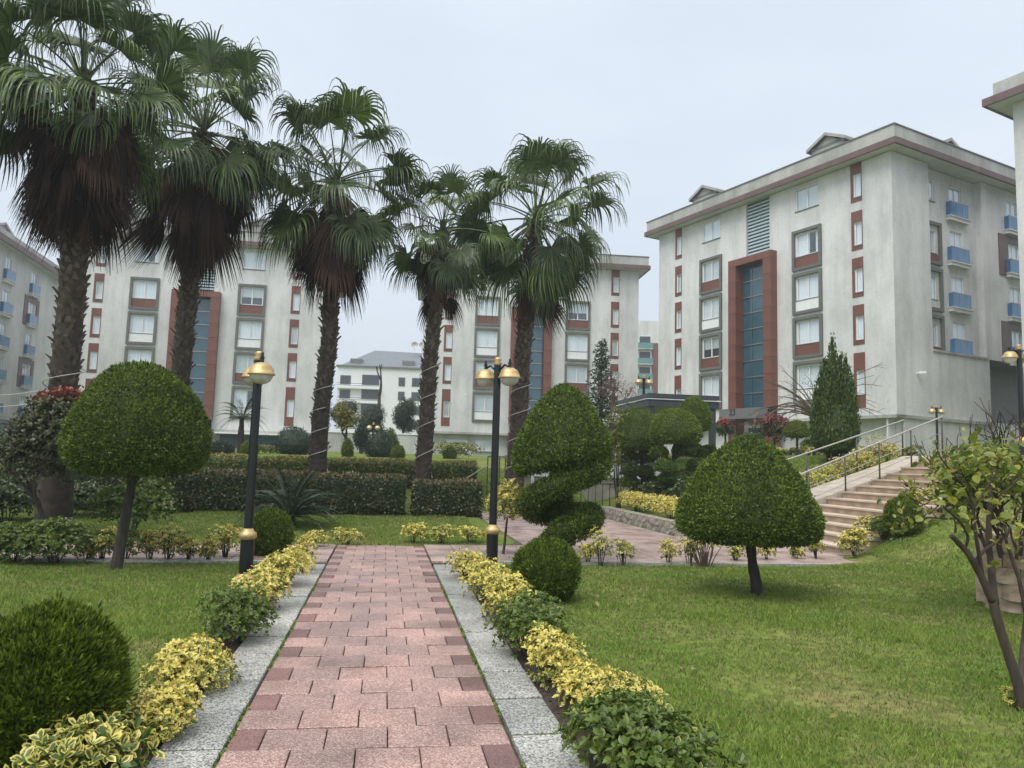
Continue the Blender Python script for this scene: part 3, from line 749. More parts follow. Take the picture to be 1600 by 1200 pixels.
def front_facade(root, W, sc, base, sign=None, ground='plain', pattern='bwbw', zb=-3):
    """the street side: slim strips, framed wide windows, blue stair glass in a brown portal"""
    X = lambda v: v*sc
    holes = []; wins = []
    for sx_ in (2.05, 18.58):
        for f in range(5):
            top = 18.0-3*(f-1); bot = top-2.5 if f < 4 else top-3.4
            if f == 0: top, bot = 21.1, 18.6
            z0 = (top-2.2 if f < 4 else top-2.6)
            wx = X(sx_)+.19; holes.append((wx, wx+.55, z0, z0+1.5)); wins.append(('slim', wx, z0))
            nx0, nx1 = X(sx_), X(sx_)+.79
            p = MB().box(nx0, wx-.003, -.03, .05, bot, top).box(wx+.553, nx1, -.03, .05, bot, top).box(wx-.003, wx+.553, -.028, .05, bot, z0-.003).box(wx-.003, wx+.553, -.028, .05, z0+1.503, top)
            p.build('cladding_panel', M['brown'], root)
    for wx0, flip in ((5.0, 0), (14.0, 1)):
        for f in range(5):
            x0 = X(wx0)+.0; xw = x0+.25
            if f == 0: z0 = 19.25
            else: z0 = 17.88-.2-1.62-3*(f-1)
            holes.append((xw, xw+1.85, z0, z0+1.55)); wins.append(('wide', xw, z0))
            if f:
                top = 17.88-3*(f-1); bot = top-2.78
                ring(MB(), x0, x0+2.35, bot, top, .2, -.16, .02).build('window_surround', M['greyframe'], root)
                br = pattern[f-1] == 'b'
                MB().box(x0+.2, x0+2.15, -.035, .06, bot+.2, z0-.05).build('spandrel_panel', M['brown' if br else 'white'], root)
    # stair recess
    px0, px1 = X(8.55), X(12.6); gx0, gx1 = X(9.75), X(11.95)
    holes.append((gx0, gx1, 16.95, 21.1)); holes.append((px0+.1, px1-.1, 5.1, 16.7))
    wall = ob('wall', Sheet.make('wall', 0, W, 5.1, 21.1, holes, M['plaster'], .22), root)
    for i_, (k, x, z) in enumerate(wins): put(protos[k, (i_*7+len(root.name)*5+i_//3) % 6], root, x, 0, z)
    # louvres above the portal
    MB().box(gx0, gx1, .55, .6, 16.6, 21.1).box(gx0+.005, gx0+.03, .22, .55, 16.6, 21.1).box(gx1-.03, gx1-.005, .22, .55, 16.6, 21.1).build('louvre_recess', M['louvreback'], root)
    sl = MB().box(gx0+.04, gx1-.04, -.05, .10, 0, .13).mesh('louvre_slat', M['louvre'])
    for k in range(16):
        o = ob('louvre_slat', sl, root, (0, .16, 16.95+.255*k)); 
    # portal of brown tiles: two piers and a lintel, 0.6 m proud
    pw_ = .75
    tm = MB().box(.008, pw_-.008, -.62, .55, .008, 1.16).mesh('portal_tile', M['brown'])
    for k in range(9):
        ob('portal_tile', tm, root, (px0, 0, 5.9+1.17*k)); ob('portal_tile', tm, root, (px1-pw_, 0, 5.9+1.17*k))
    lw = (px1-px0)/3
    lm = MB().box(.008, lw-.008, -.62, .2, .008, .5).mesh('portal_tile', M['brown'])
    for k in range(3): ob('portal_tile', lm, root, (px0+lw*k, 0, 5.9+1.17*9))
    ztop = 5.9+1.17*9; ph = (ztop-5.9)/9.0
    gw = px1-px0-2*pw_
    gp = MB().box(.02, gw*.36-.02, 0, .02, .03, ph-.03).mesh('stair_pane', M['stairglass']); gp2 = MB().box(gw*.36+.02, gw-.02, 0, .02, .03, ph-.03).mesh('stair_pane', M['stairglass'])
    tmesh = MB().box(0, gw, -.05, .05, -.03, .03).mesh('transom', M['steel'])
    for k in range(9):
        z = 5.9+ph*k
        o = ob('stair_pane', gp, root, (px0+pw_, .12, z)); o.rotation_euler = (random.uniform(-.012, .012), 0, random.uniform(-.008, .008))
        o = ob('stair_pane', gp2, root, (px0+pw_, .12, z)); o.rotation_euler = (random.uniform(-.012, .012), 0, random.uniform(-.008, .008))
        ob('transom', tmesh, root, (px0+pw_, .10, z))
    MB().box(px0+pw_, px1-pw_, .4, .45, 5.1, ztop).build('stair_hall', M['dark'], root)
    # canopy over the entrance
    cp = MB().box(px0, px1-.35, -1.5, -.63, 5.15, 5.88).build('entrance_canopy', M['sign'], root)
    if sign:
        fc = bpy.data.curves.new('letters', 'FONT'); fc.body = sign; fc.size = .62; fc.extrude = .02; fc.align_x = 'CENTER'; fc.align_y = 'CENTER'
        fc.materials.append(M['letter']); f0 = bpy.data.objects.new('letters', fc); link(f0); bpy.context.view_layer.update()
        lme = bpy.data.meshes.new_from_object(f0.evaluated_get(bpy.context.evaluated_depsgraph_get())); bpy.data.objects.remove(f0)
        fo = bpy.data.objects.new('letters', lme); link(fo, cp); fo.location = (px0+1.95, -1.52, 5.50); fo.rotation_euler = (math.pi/2, 0, 0)
        MB().lathe([(0, -.03), (.15, -.03), (.17, 0), (.15, .03), (0, .03)], 16).build('emblem', M['letter'], cp)
        cp.children[-1].location = (px0+1.30, -1.51, 5.62); cp.children[-1].rotation_euler = (math.pi/2, 0, 0)
    for s_ in (px0, px1-pw_): MB().box(s_, s_+pw_, -.62, .2, zb, 5.14).build('portal_foot', M['brown'], root)
    dr = MB(); ring(dr, px0+pw_+.5, px1-pw_-.2, zb, 4.6, .09, .1, .2); d_ = dr.build('entrance_door', M['darkgrey'], root)
    MB().box(px0+pw_+.59, px1-pw_-.29, .14, .16, zb+.09, 4.5).build('pane', M['stairglass'], d_)
    # ledge and set-back ground floor
    MB().box(-.12, px0-.01, -.12, .7, 4.90, 5.09).box(px1+.01, W+.12, -.12, .7, 4.90, 5.09).build('ledge', M['parapet'], root)
    return wall
def roofing(root, W, D, over=.85, hip=1.9):
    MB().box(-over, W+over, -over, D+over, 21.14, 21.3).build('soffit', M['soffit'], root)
    ring_ = MB()
    for x0, x1, y0, y1 in ((-over-.05, W+over+.05, -over-.05, -over+.1), (-over-.05, W+over+.05, D+over-.1, D+over+.05), (-over-.05, -over+.1, -over+.1, D+over-.1), (W+over-.1, W+over+.05, -over+.1, D+over-.1)):
        ring_.box(x0, x1, y0, y1, 21.12, 21.50)
    ring_.build('fascia', M['fascia'], root)
    o = over-.10; pr = MB(); cpn = MB()
    for x0, x1, y0, y1 in ((-o, W+o, -o, -o+.2), (-o, W+o, D+o-.2, D+o), (-o, -o+.2, -o+.2, D+o-.2), (W+o-.2, W+o, -o+.2, D+o-.2)):
        pr.box(x0, x1, y0, y1, 21.5, 22.32); cpn.box(x0-.05, x1+.05, y0-.05, y1+.05, 22.32, 22.40)
    pr.build('parapet', M['parapet'], root); cpn.build('coping', M['greyframe'], root)
    i_ = .4; m_ = min(W, D)/2-.2
    V = [(i_, i_, 21.9), (W-i_, i_, 21.9), (W-i_, D-i_, 21.9), (i_, D-i_, 21.9)]
    if W <= D: V += [(W/2, m_, 21.9+hip), (W/2, D-m_, 21.9+hip)]; q = [(1, 2, 5, 4), (3, 0, 4, 5)]; t = [(0, 1, 4), (2, 3, 5)]
    else: V += [(m_, D/2, 21.9+hip), (W-m_, D/2, 21.9+hip)]; q = [(0, 1, 5, 4), (2, 3, 4, 5)]; t = [(1, 2, 5), (3, 0, 4)]
    ob('roof', mesh_np('roof', V, [np.array(t), np.array(q)], M['roof']), root)
def side_wall(root, W, D, sc=1.0, detail=True):
    """right-hand side: framed windows and French balconies in a shallow recess"""
    s = empty('side_facade', (W, 0, 0), math.pi/2); s.parent = root       # local x runs back along the side, -y is outward
    if not detail:
        MB().box(0, D, 0, .2, 5.1, 21.1).build('side_wall', M['plaster'], root, loc=(W, 0, 0), rz=math.pi/2); return
def building(name, P, th, W, D, label, zb=-3, sc=1.0, sign=None, detail_side=False):
    root = empty(name, P, th, label, 'building', 'white apartment blocks of the estate')
    front_facade(root, W, sc, P[2], sign, zb=zb)
    MB().box(0, W, .68, D, zb, 4.9).build('ground_floor', M['plaster'], root)
    if not detail_side:
        MB().quad((0, 0, 5.1), (0, D, 5.1), (0, D, 21.1), (0, 0, 21.1)).quad((W, 0, 5.1), (W, D, 5.1), (W, D, 21.1), (W, 0, 21.1)).quad((0, D, 5.1), (W, D, 5.1), (W, D, 21.1), (0, D, 21.1)).build('side_wall', M['plaster'], root)
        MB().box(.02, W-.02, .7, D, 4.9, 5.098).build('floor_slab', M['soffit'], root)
    else:
        MB().quad((0, 0, 5.1), (0, D, 5.1), (0, D, 21.1), (0, 0, 21.1)).quad((0, D, 5.1), (W, D, 5.1), (W, D, 21.1), (0, D, 21.1)).build('side_wall', M['plaster'], root)
        MB().box(.02, W-.02, .7, D, 4.9, 5.098).build('floor_slab', M['soffit'], root)
        MB().box(W, W+.12, -.12, 10, 4.90, 5.09).build('ledge', M['parapet'], root)
        side_detail(root, W, D)
    roofing(root, W, D)
    return root
def side_detail(root, W, D, first=0.0):
    # flush corner, recess from 3.66 to 9.4, flush beyond: three sheets in side-local frame turned by 90 degrees
    rzz = math.pi/2
    def add(name, me, mat=None): o = ob(name, me, root, (W, 0, 0), rzz); return o
    add('side_wall', Sheet.make('side_wall', 0, 3.66, 5.1, 21.1, [], M['plaster']))
    add('side_wall', Sheet.make('side_wall', 3.66, 9.42, 5.1, 9.25, [], M['plaster']))
    rec = .45; holes = []; wins = []
    for f in range(5):
        zt = 20.5-3*f
        if f < 4 or True:
            if f < 4:
                holes.append((4.0, 4.95, zt-1.5 if f == 0 else 17.1-1.5-3*(f-1), (zt if f == 0 else 17.1-3*(f-1))-.05)); wins.append(('side', 4.0, holes[-1][2], rec))
                holes.append((6.55, 7.9, 18.3-3*f, 18.3-3*f+2.1)); wins.append(('door', 6.55, holes[-1][2], rec))
    o = Sheet.make('side_wall', 3.66, 9.42, 9.25, 21.1, holes, M['plaster'], .22, rec); add('side_wall', o)
    add('recess_return', MB().quad((3.66, 0, 9.25), (3.66, rec, 9.25), (3.66, rec, 21.1), (3.66, 0, 21.1)).quad((9.42, rec, 9.25), (9.42, 0, 9.25), (9.42, 0, 21.1), (9.42, rec, 21.1)).quad((3.66, 0, 9.25), (9.42, 0, 9.25), (9.42, rec, 9.25), (3.66, rec, 9.25)).mesh('recess_return', M['plaster']))
    add('ledge', MB().box(3.6, 9.5, -.08, rec, 9.16, 9.3).mesh('ledge', M['parapet']))
    holes2 = []
    for f in range(5): holes2.append((12.4, 13.75, 18.3-3*f, 20.4-3*f)); wins.append(('door', 12.4, 18.3-3*f, 0))
    for f in range(5): holes2.append((17.5, 18.85, 18.3-3*f, 20.4-3*f)); wins.append(('door', 17.5, 18.3-3*f, 0))
    holes2.append((9.9, 16, 5.1, 8.95)) if False else None
    add('side_wall', Sheet.make('side_wall', 9.42, D, 9.2, 21.1, [h for h in holes2 if h[2] > 9.2]+[], M['plaster']))
    add('side_wall', Sheet.make('side_wall', 9.42, 9.75, 5.1, 9.2, [], M['plaster']))
    add('porch_recess', MB().box(9.75, D, 2.2, 2.3, 4, 9.2).box(9.7, 9.75, 0, 2.2, 4, 9.2).box(9.75, D, 0.01, 2.3, 9.2, 9.3).mesh('porch_recess', M['greyframe']))
    def place(key, x, y, z):
        c = put(protos[key, (int(z)+int(x)) % 6], root, W-y, x, z, rzz)
    for k, x, z, rc in wins:
        if z > 9.2: place(k, x, rc, z)
    for f in range(4):
        b = balcony(root, 0, 0, 2.0); b.location = (W-rec, 6.2, 18.3-3*f); b.rotation_euler = (0, 0, rzz)
        if f: 
            top = 17.6-3*(f-1); bot = top-2.75
            o = ring(MB(), 3.75, 5.4, bot, top, .2, -.18+rec, rec+.02).mesh('window_surround', M['greyframe']); add('window_surround', o)
            add('spandrel_panel', MB().box(3.95, 5.2, rec-.04, rec+.05, bot+.2, 17.1-1.5-3*(f-1)-.05).mesh('spandrel_panel', M['brown' if f != 2 else 'plaster']))
    for col in (12.1, 17.2):
        for f in range(4):
            b = balcony(root, 0, 0, 1.95); b.location = (W, col, 18.3-3*f); b.rotation_euler = (0, 0, rzz)
            if f in (1, 3):
                x0 = col-.85
                add('cladding_panel', MB().box(x0, x0+1.1, -.06, .02, 18.1-3*f, 20.95-3*f).box(x0+1.1, x0+2.6, -.058, .02, 20.43-3*f, 20.95-3*f).box(x0+2.53, x0+3.3, -.06, .02, 18.1-3*f, 20.95-3*f).mesh('cladding_panel', M['plum']))
    add('ground_floor', MB().box(0.0, 9.7, .6, .7, -3, 4.9).mesh('ground_floor', M['plaster']))

WB = 21.4
thC = math.atan2(-.873, .487)
Pc = np.array([22.5627, 44.8]); Xc = np.array([.487, -.873])
bC = building('apartment_building', (Pc[0]-Xc[0]*WB, Pc[1]-Xc[1]*WB, 0), thC, WB, 26, 'large pale apartment block at right with blue stair glass and house number over its door', zb=0, sign='23', detail_side=True)
dormer(bC, 16.0, 1.1, 22.0); dormer(bC, 4.2, 1.1, 22.0)
dm = dormer(bC, WB-1.6, 8.6, 22.0, 2.6, math.pi/2)
MB().box(8.8, 9.5, 1.6, 2.2, 22, 23.3).box(8.7, 9.6, 1.5, 2.3, 23.3, 23.45).build('chimney', M['roof'], bC)
def dish(root, x, y, z, rz=0, s=.45):
    t = np.linspace(0, 1, 7)
    d = MB().lathe([(s*v, .35*s*v*v) for v in t], 16).build('satellite_dish', M['parapet'], root, True)
    d.location = (x, y, z); d.rotation_euler = (R(70), 0, rz)
    p = MB().tube([(0, 0, 0), (0, -.9*s, -.35), (0, -1.0*s, -1.2)], .03, 6).build('mast', M['greyframe'], d)
dish(bC, 12.1, 1.0, 22.7, .3); dish(bC, 15.8, 1.0, 22.9, -.4, .35)
# CCTV camera and conduit on the side of the block
cc = MB().box(-.09, .09, -.55, -.15, -.07, .07).tube([(0, -.2, 0), (0, 0, -.06)], .03, 6).build('camera', M['white'], bC); cc.location = (WB, 1.9, 7.7); cc.rotation_euler = (0, 0, math.pi/2+.6)

scA, scB = .9799, .9541
def PX(P, th, t, z=0): return (P[0]+math.cos(th)*t, P[1]+math.sin(th)*t, P[2]+z)
bA = building('apartment_building', (-37.6467, 63.6611, -1.3277), .1697, WB*scA, 18, 'pale apartment block behind the two left palms with blue shutters at its foot', zb=0, sc=scA)
dormer(bA, 15.2, 1.6, 22.0, 3.0); dormer(bA, 4.5, 1.6, 22.0)
sh = MB().box(0, 1.25, -.05, .02, 0, 2.3).mesh('shop_shutter', M['shutter'])
for k in range(6): ob('shop_shutter', sh, bA, (12.9+1.3*k, .62, 2.4))
MB().box(12.7, 21, -1.0, .6, 4.75, 4.88).build('shop_awning', M['white'], bA)
bB = building('apartment_building', (-8.3722, 70.3038, -.7555), .1085, WB*scB, 18, 'pale apartment block behind the two middle palms and the spiral topiary', zb=0, sc=scB)
dormer(bB, 4.6, 1.6, 22.0); dormer(bB, 15.5, 1.6, 22.0)
gw_ = window_proto(2.0, 1.0, 3, 1, 99)
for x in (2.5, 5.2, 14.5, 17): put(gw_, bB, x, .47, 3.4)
# blue balconies block at far left: its side faces right
thD = math.atan2(.977, -.2125)
D0 = np.array([-47.29, 75.0])-np.array([-.2125, .977])*30
bD = empty('apartment_building', (D0[0], D0[1], -1.6), thD, 'apartment block at the far left edge with blue glass balconies', 'building', 'white apartment blocks of the estate')
LD = 46
cols = [30-1.05-1.05, 30-8.0, 30-14.6, 30-21.0]
hs = []
for c in cols:
    for f in range(5): hs.append((c+.3, c+1.65, 18.3-3*f, 20.4-3*f))
MD = Sheet.make('wall', -6, LD-10.5, 5.9, 21.1, [h for h in hs if h[2] > 5.9], M['plaster']); ob('wall', MD, bD)
for ci, c in enumerate(cols):
    for f in range(5):
        if 18.3-3*f < 5.95: continue
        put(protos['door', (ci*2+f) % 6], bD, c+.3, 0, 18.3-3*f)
        b = balcony(bD, c, 18.3-3*f, 1.95) if f < 5 else None
        if ci % 2 == 0 and f in (1, 3):
            MB().box(c-.9, c-.03, -.06, .02, 18.1-3*f, 20.95-3*f).box(c+1.98, c+2.7, -.06, .02, 18.1-3*f, 20.95-3*f).box(c-.03, c+1.98, -.058, .02, 20.43-3*f, 20.95-3*f).build('cladding_panel', M['plum'], bD)
MB().box(-6, LD-10.5, 1.0, 10, 0, 5.9).build('ground_floor', M['plaster'], bD)
MB().box(-6, LD-10.5, -.12, 1, 5.55, 5.88).build('ledge', M['darkgrey'], bD)
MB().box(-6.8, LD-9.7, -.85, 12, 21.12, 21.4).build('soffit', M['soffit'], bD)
MB().box(-6.9, LD-9.6, -.95, -.8, 21.05, 21.6).box(LD-9.75, LD-9.6, -.8, 12, 21.05, 21.6).build('fascia', M['fascia'], bD)
MB().box(-6.4, LD-10.1, -.5, -.3, 21.4, 22.3).box(LD-10.3, LD-10.1, -.3, 12, 21.4, 22.3).build('parapet', M['parapet'], bD)
ob('wall', MB().quad((LD-10.5, 0, 5.9), (LD-10.5, 10, 5.9), (LD-10.5, 10, 21.1), (LD-10.5, 0, 21.1)).quad((-6, 0, 5.9), (-6, 10, 5.9), (-6, 10, 21.1), (-6, 0, 21.1)).mesh('wall', M['plaster']), bD)
o = MB().box(18, 32, -2.2, 1, 3.0, 3.6).box(18, 32, -2.25, -2.2, 3.45, 3.6).build('shop_awning', M['darkgrey'], bD)
MB().box(18, 32, -2.3, -2.22, 3.62, 3.72).build('awning_edge', M['white'], bD)
for k in range(5): MB().box(18.4+2.7*k, 20.7+2.7*k, .9, .98, 1.2, 5.3).build('shop_window', M['stairglass'], bD)
dormer(bD, 26, 2.0, 22.0, 3.6)
# block at the right edge
E0 = np.array([26.85, 40.0])
bE = empty('apartment_building', (E0[0], E0[1], 0.75), thC, 'apartment block cut by the right edge with its overhanging brown eave', 'building', 'white apartment blocks of the estate')
MB().box(0, 16, 0, 14, -2, 21.1).build('wall', M['plaster'], bE)
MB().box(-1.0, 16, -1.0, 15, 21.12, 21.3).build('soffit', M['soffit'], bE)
MB().box(-1.05, 16, -1.05, -.9, 21.08, 21.50).box(-1.05, -.9, -.9, 15, 21.08, 21.50).build('fascia', M['fascia'], bE)
MB().box(-.65, 16, -.65, -.45, 21.3, 22.35).box(-.65, -.45, -.45, 15, 21.3, 22.35).build('parapet', M['parapet'], bE)

# far white block between the palms
bF = empty('distant_building', (-36.5, 160, 2.0), .10, 'distant white block with grey pitched roof and three satellite dishes', 'building')
Hf = 18.8
MB().box(0, 21, 0, 14, 0, Hf).build('wall', M['white'], bF)
MB().box(-.4, 21.4, -.4, 14, Hf, Hf+.35).build('eave', M['greyframe'], bF)
ob('roof', mesh_np('roof', [(.5, 0, Hf+.35), (20.5, 0, Hf+.35), (20.5, 12, Hf+.35), (.5, 12, Hf+.35), (7, 5, Hf+4.4), (20, 5, Hf+4.2)], [np.array([(1, 2, 5), (3, 0, 4)]), np.array([(0, 1, 5, 4), (2, 3, 4, 5)])], M['slate']), bF)
for x in (3.6, 14.5):
    d = MB().box(x-1.3, x+1.3, .6, 3, Hf+.4, Hf+1.9).build('dormer', M['slate'], bF); MB().box(x-1, x+1, .55, .6, Hf+.6, Hf+1.6).build('pane', M['greyframe'], d)
for f in range(5):
    z = Hf-2.2-3.0*f-1.5
    for x, w_ in ((.5, 2.2), (5, 3.6), (12.6, 1.4), (15.4, 2.2), (19, 1.8)):
        wn = MB(); ring(wn, x, x+w_, z, z+1.9 if w_ < 3 else z+2.2, .12, -.06, .05); o = wn.build('window', M['greyframe'], bF)
        MB().box(x+.12, x+w_-.12, -.03, 0.02, z+.1, z+1.8 if w_ < 3 else z+2.1).build('pane', M['darkgrey'], o)
    MB().box(0, 9, -1.0, -.01, z-.9, z-.4).build('balcony', M['white'], bF)
    MB().box(0, 9, -1.02, -.97, z+.1, z+.2).box(0, 9, -1.02, -.97, z-.3, z-.2).build('railing', M['darkgrey'], bF)
for k, x in enumerate((15.6, 17.2, 18.8)): dish(bF, x, 3, Hf+5.6, .2*k, .75)
# far right slice of a block with green balconies
bG = empty('distant_building', (24.0, 150, 2.0), -.05, 'distant grey block with green glass balconies between two pale blocks', 'building')
MB().box(0, 12, 0, 14, 0, 28.4).build('wall', M['plaster'], bG)
MB().box(3.4, 4.6, -.1, 0, 0, 24).build('cladding_panel', M['brown'], bG)
for f in range(8):
    z = 23.2-3.05*f
    wn = MB(); ring(wn, .8, 3.2, z, z+2.2, .12, -.08, .05); o = wn.build('window', M['white'], bG); MB().box(.92, 3.1, -.03, .02, z+.1, z+2.1).build('pane', M['darkgrey'], o)
    MB().box(0, 3.5, -1.0, -.95, z-.4, z+.7).build('balcony', M['green_glass'], bG); MB().box(0, 3.5, -1.0, -.01, z-.6, z-.4).build('balcony_slab', M['parapet'], bG)
for p_ in list(protos.values())+[gw_]:
    for ch in list(p_.children): bpy.data.objects.remove(ch)
    bpy.data.objects.remove(p_)

# ================================================================== PALMS
def palm_leaf_mesh(el, seed, dead=False, lp=1.55, lb=1.45, nseg=40):
    r = np.random.default_rng(seed)
    V, T, F, VA = [], [], [], []; n0 = 0
    d = np.array([math.cos(R(el)), 0, math.sin(R(el))]); p = np.array([.10, 0, 0.])
    pts = [p]; k = 8; q = p.copy()
    for i in range(k):
        d = unit(d+np.array([0, 0, -1])*(.035+.03*(abs(math.cos(R(el))))) if not dead else d+np.array([0, 0, -1])*.10)
        q = q+d*lp/k; pts.append(q)
    # petiole
    mb = MB().tube(pts, np.linspace(.028, .014, len(pts)), 4, False)
    pv = np.concatenate(mb.V); V.append(pv); T.append(np.full(len(pv), .55 if not dead else .5)); VA.append(np.full(len(pv), -.25)); Fq = [np.concatenate(mb.F[4])]; n0 = len(pv)
    side = np.array([0, 1., 0]); up = np.cross(d, side); up = up if up[2] > 0 else -up
    hast = q
    spread = R(125) if not dead else R(75)
    S = 9
    roll = r.normal()*.35; side, up = side*math.cos(roll)+up*math.sin(roll), up*math.cos(roll)-side*math.sin(roll)
    for i in range(nseg):
        f = (i+.5)/nseg*2-1; ph = f*spread
        L = lb*(1-.22*abs(f)**1.5)*(.92+.16*r.random())
        cup = .25*(abs(f))                       # blade folds up a little along its costa
        sd = unit(d*math.cos(ph)+side*math.sin(ph)+up*(cup-.04))
        wmax = 2*spread/nseg*.52*L*.50
        pos = hast.copy(); dirn = sd.copy()
        droop = (.42+.34*r.random())*(.6 if dead else 1)
        brk = .40+.14*r.random()
        row = []
        for s in range(S+1):
            t = s/S
            wd = wmax*min(1, t/.42)*(1 if t < .42 else max(.08, .62-.6*(t-.42)/.58)) if t > 0 else .004
            nrm = unit(np.cross(dirn, np.cross(up, dirn))+1e-6)
            tang = unit(np.cross(dirn, nrm))
            z = .22*wd
            row += [pos-tang*wd+nrm*z*.0, pos-nrm*z*1.2, pos+tang*wd]
            if t > brk-.12:
                dirn = unit(dirn+np.array([0, 0, -1])*droop*(1.9 if t > brk+.1 else 1.0)+r.normal(size=3)*.04)
            elif dead: dirn = unit(dirn+np.array([0, 0, -1])*.28)
            pos = pos+dirn*L/S
        V.append(np.array(row)); tb = np.clip(.42+.22*r.normal(), 0, 1)
        tt = np.repeat(np.linspace(0, 1, S+1), 3)
        T.append(np.clip(tb+.12*tt, 0, 1)); VA.append(np.where(tt > .8, .15*r.random()-.25+(tt-.8)*1.2*r.random(), -1.))
        a = n0+np.arange(S)*3
        Fq.append(np.concatenate([np.stack([a, a+1, a+4, a+3], 1), np.stack([a+1, a+2, a+5, a+4], 1)])); n0 += 3*(S+1)
    return mesh_np('leaf', np.concatenate(V), [np.concatenate(Fq)], M['palmdead'] if dead else M['palm'], {'tint': np.concatenate(T), 'var': np.concatenate(VA)})
ELS = [80, 62, 45, 28, 10, -8, -28, -48, -64]
GL = {(e, v): palm_leaf_mesh(e, 100+e+v*1000+500) for e in ELS for v in range(3)}
DE = (-12, -35, -55, -72)
DL = {(e, v): palm_leaf_mesh(e, 4000+e+v*100, True, .95, 1.35, 26) for e in DE for v in range(3)}
def palm(px0, py0, dep, pxt, pyt, scale, ngreen, ndead, skirt, label, trunk_r, seed, lowgreen=-64, deadscale=1.0):
    r = np.random.default_rng(seed)
    base = at_y(px0, py0, dep); base[2] = h1(base[0], base[1]); top = at_y(pxt, pyt, dep)
    root = empty('palm_tree', base, 0, label, 'palm tree', 'fan palms in a row behind the lawn')
    ax = top-base; Hh = np.linalg.norm(ax)
    mid = ax*.5+np.array([r.normal()*.08, r.normal()*.08, 0])
    pts = [np.array([0, 0, -.15]), ax*.25*.98+mid*.02, mid, ax*.75, ax+np.array([0, 0, .25])*0]
    ob('trunk', trunk_mesh('trunk', pts, [trunk_r*1.05, trunk_r*.82, trunk_r*.72, trunk_r*.7, trunk_r*.3], M['palmtrunk'], 14, .05, seed), root)
    # criss-crossed leaf bases
    tt = np.linspace(0, 1, len(pts)); mb = MB(); nb = int(Hh*52)
    cx = lambda f: np.array([np.interp(f, tt, [p[i] for p in pts]) for i in range(3)])
    for k in range(nb):
        f = .015+.945*(k/nb); c = cx(f); rad = trunk_r*(.82 if f < .6 else .8); an = k*2.39996+r.normal()*.15
        o = np.array([math.cos(an), math.sin(an), 0]); s = np.array([-o[1], o[0], 0]); L = .13+.10*r.random(); lean = (1 if k % 2 else -1)*.35+r.normal()*.2
        outw = .30+.35*r.random()+(.6 if r.random() < .14 else 0)
        p0 = c+o*rad*.86; p1 = p0+np.array([0, 0, 1])*L*.8+o*L*outw*.7+s*L*lean; w_ = .042+.02*r.random()
        e = np.array([0, 0, .02])-o*.03
        mb.add([p0-s*w_*1.3, p0+s*w_*1.3, p1+s*w_*.6, p1-s*w_*.6, p0-s*w_+e-o*.02, p0+s*w_+e-o*.02, p1+s*w_*.5-o*.035, p1-s*w_*.5-o*.035], [[(0, 1, 2, 3), (7, 6, 5, 4), (3, 2, 6, 7), (1, 5, 6, 2), (4, 0, 3, 7)]])
    tag(mb.build('leaf_bases', M['boots'], root), kind='stuff')
    # green fans: young ones upright, older ones lower
    for k in range(ngreen):
        f = (k+.5)/ngreen; e = 84+(lowgreen-84)*f**.95+r.normal()*10
        e0 = min(ELS, key=lambda q: abs(q-e)); o = ob('leaf', GL[(e0, r.integers(3))], root)
        o.location = cx(1-.02-(.055*f)*1.0)+np.array([0, 0, .12]); s = scale*(.82+.3*r.random())*(1 if f > .08 else .9)
        o.scale = (s, s, s); o.rotation_euler = (r.normal()*.16, (e0-e)*R(.6), k*2.39996+r.normal()*.3)
    for k in range(ndead):
        f = (k+.5)/ndead; e0 = DE[min(3, int(f*3.4+r.random()*1.2))]
        o = ob('dead_leaf', DL[(e0, r.integers(3))], root); s = scale*deadscale*(.62+.55*r.random())
        o.location = cx(1-(.055+skirt*f)); o.scale = (s, s, s); o.rotation_euler = (r.normal()*.22, r.normal()*.16, k*2.39996+r.normal()*.35)
    return root, cx
p1, cx1 = palm(82, 838, 15.5, 131, 108, .93, 42, 92, .16, 'tallest looking fan palm at far left with a huge dark skirt of dead leaves', .33, 1, -36, 1.08)
p2, cx2 = palm(262, 806, 20.2, 320, 185, 1.10, 40, 78, .15, 'fan palm with a dark brown skirt, second from the left of the row', .30, 2, -38, 1.05)
p3, cx3 = palm(490, 806, 21.6, 527, 268, 1.08, 36, 52, .13, 'middle fan palm with a reddish brown skirt hanging behind the cycad', .28, 3, -48, 1.0)
p4, cx4 = palm(655, 806, 22.7, 693, 345, .82, 26, 30, .16, 'shortest fan palm with thin skirt, a white box at its foot', .27, 4, -62, .85)
p5, cx5 = palm(800, 792, 24.5, 838, 328, 1.2, 40, 12, .15, 'fan palm with few dead leaves rising behind the spiral topiary', .33, 5, -66, .8)
def rope(root, cx, f0, f1, turns, rad):
    t = np.linspace(0, 1, 90); pts = [cx(f0+(f1-f0)*v)+np.array([math.cos(v*turns*6.28), math.sin(v*turns*6.28), 0])*(rad+.012*math.sin(v*40)) for v in t]
    MB().tube(pts, .011, 5).build('rope_light', M['rope'], root, True)
rope(p1, cx1, .2, .36, 2.5, .36); rope(p3, cx3, .12, .36, 4, .29); rope(p4, cx4, .12, .5, 4, .28); rope(p5, cx5, .1, .42, 4, .35)
def box_thing(name, px, py, dep, label, cat, s=(.16, .1, .2), up=.12):
    p = onG(px, dep); root = empty(name, p, 0, label, cat)
    MB().box(-s[0]/2, s[0]/2, -s[1]/2, s[1]/2, up, up+s[2]).build('casing', M['white'], root)
    MB().box(-s[0]/2+.02, s[0]/2-.02, -s[1]/2-.008, -s[1]/2+.001, up+.02, up+s[2]-.03).build('lid', M['parapet'], root)
    MB().tube([(0, 0, -.05), (0, 0, up)], .012, 6).build('conduit', M['parapet'], root)
box_thing('junction_box', 271, 801, 19.6, 'small white electrical box at the foot of the second palm from left', 'electrical box')
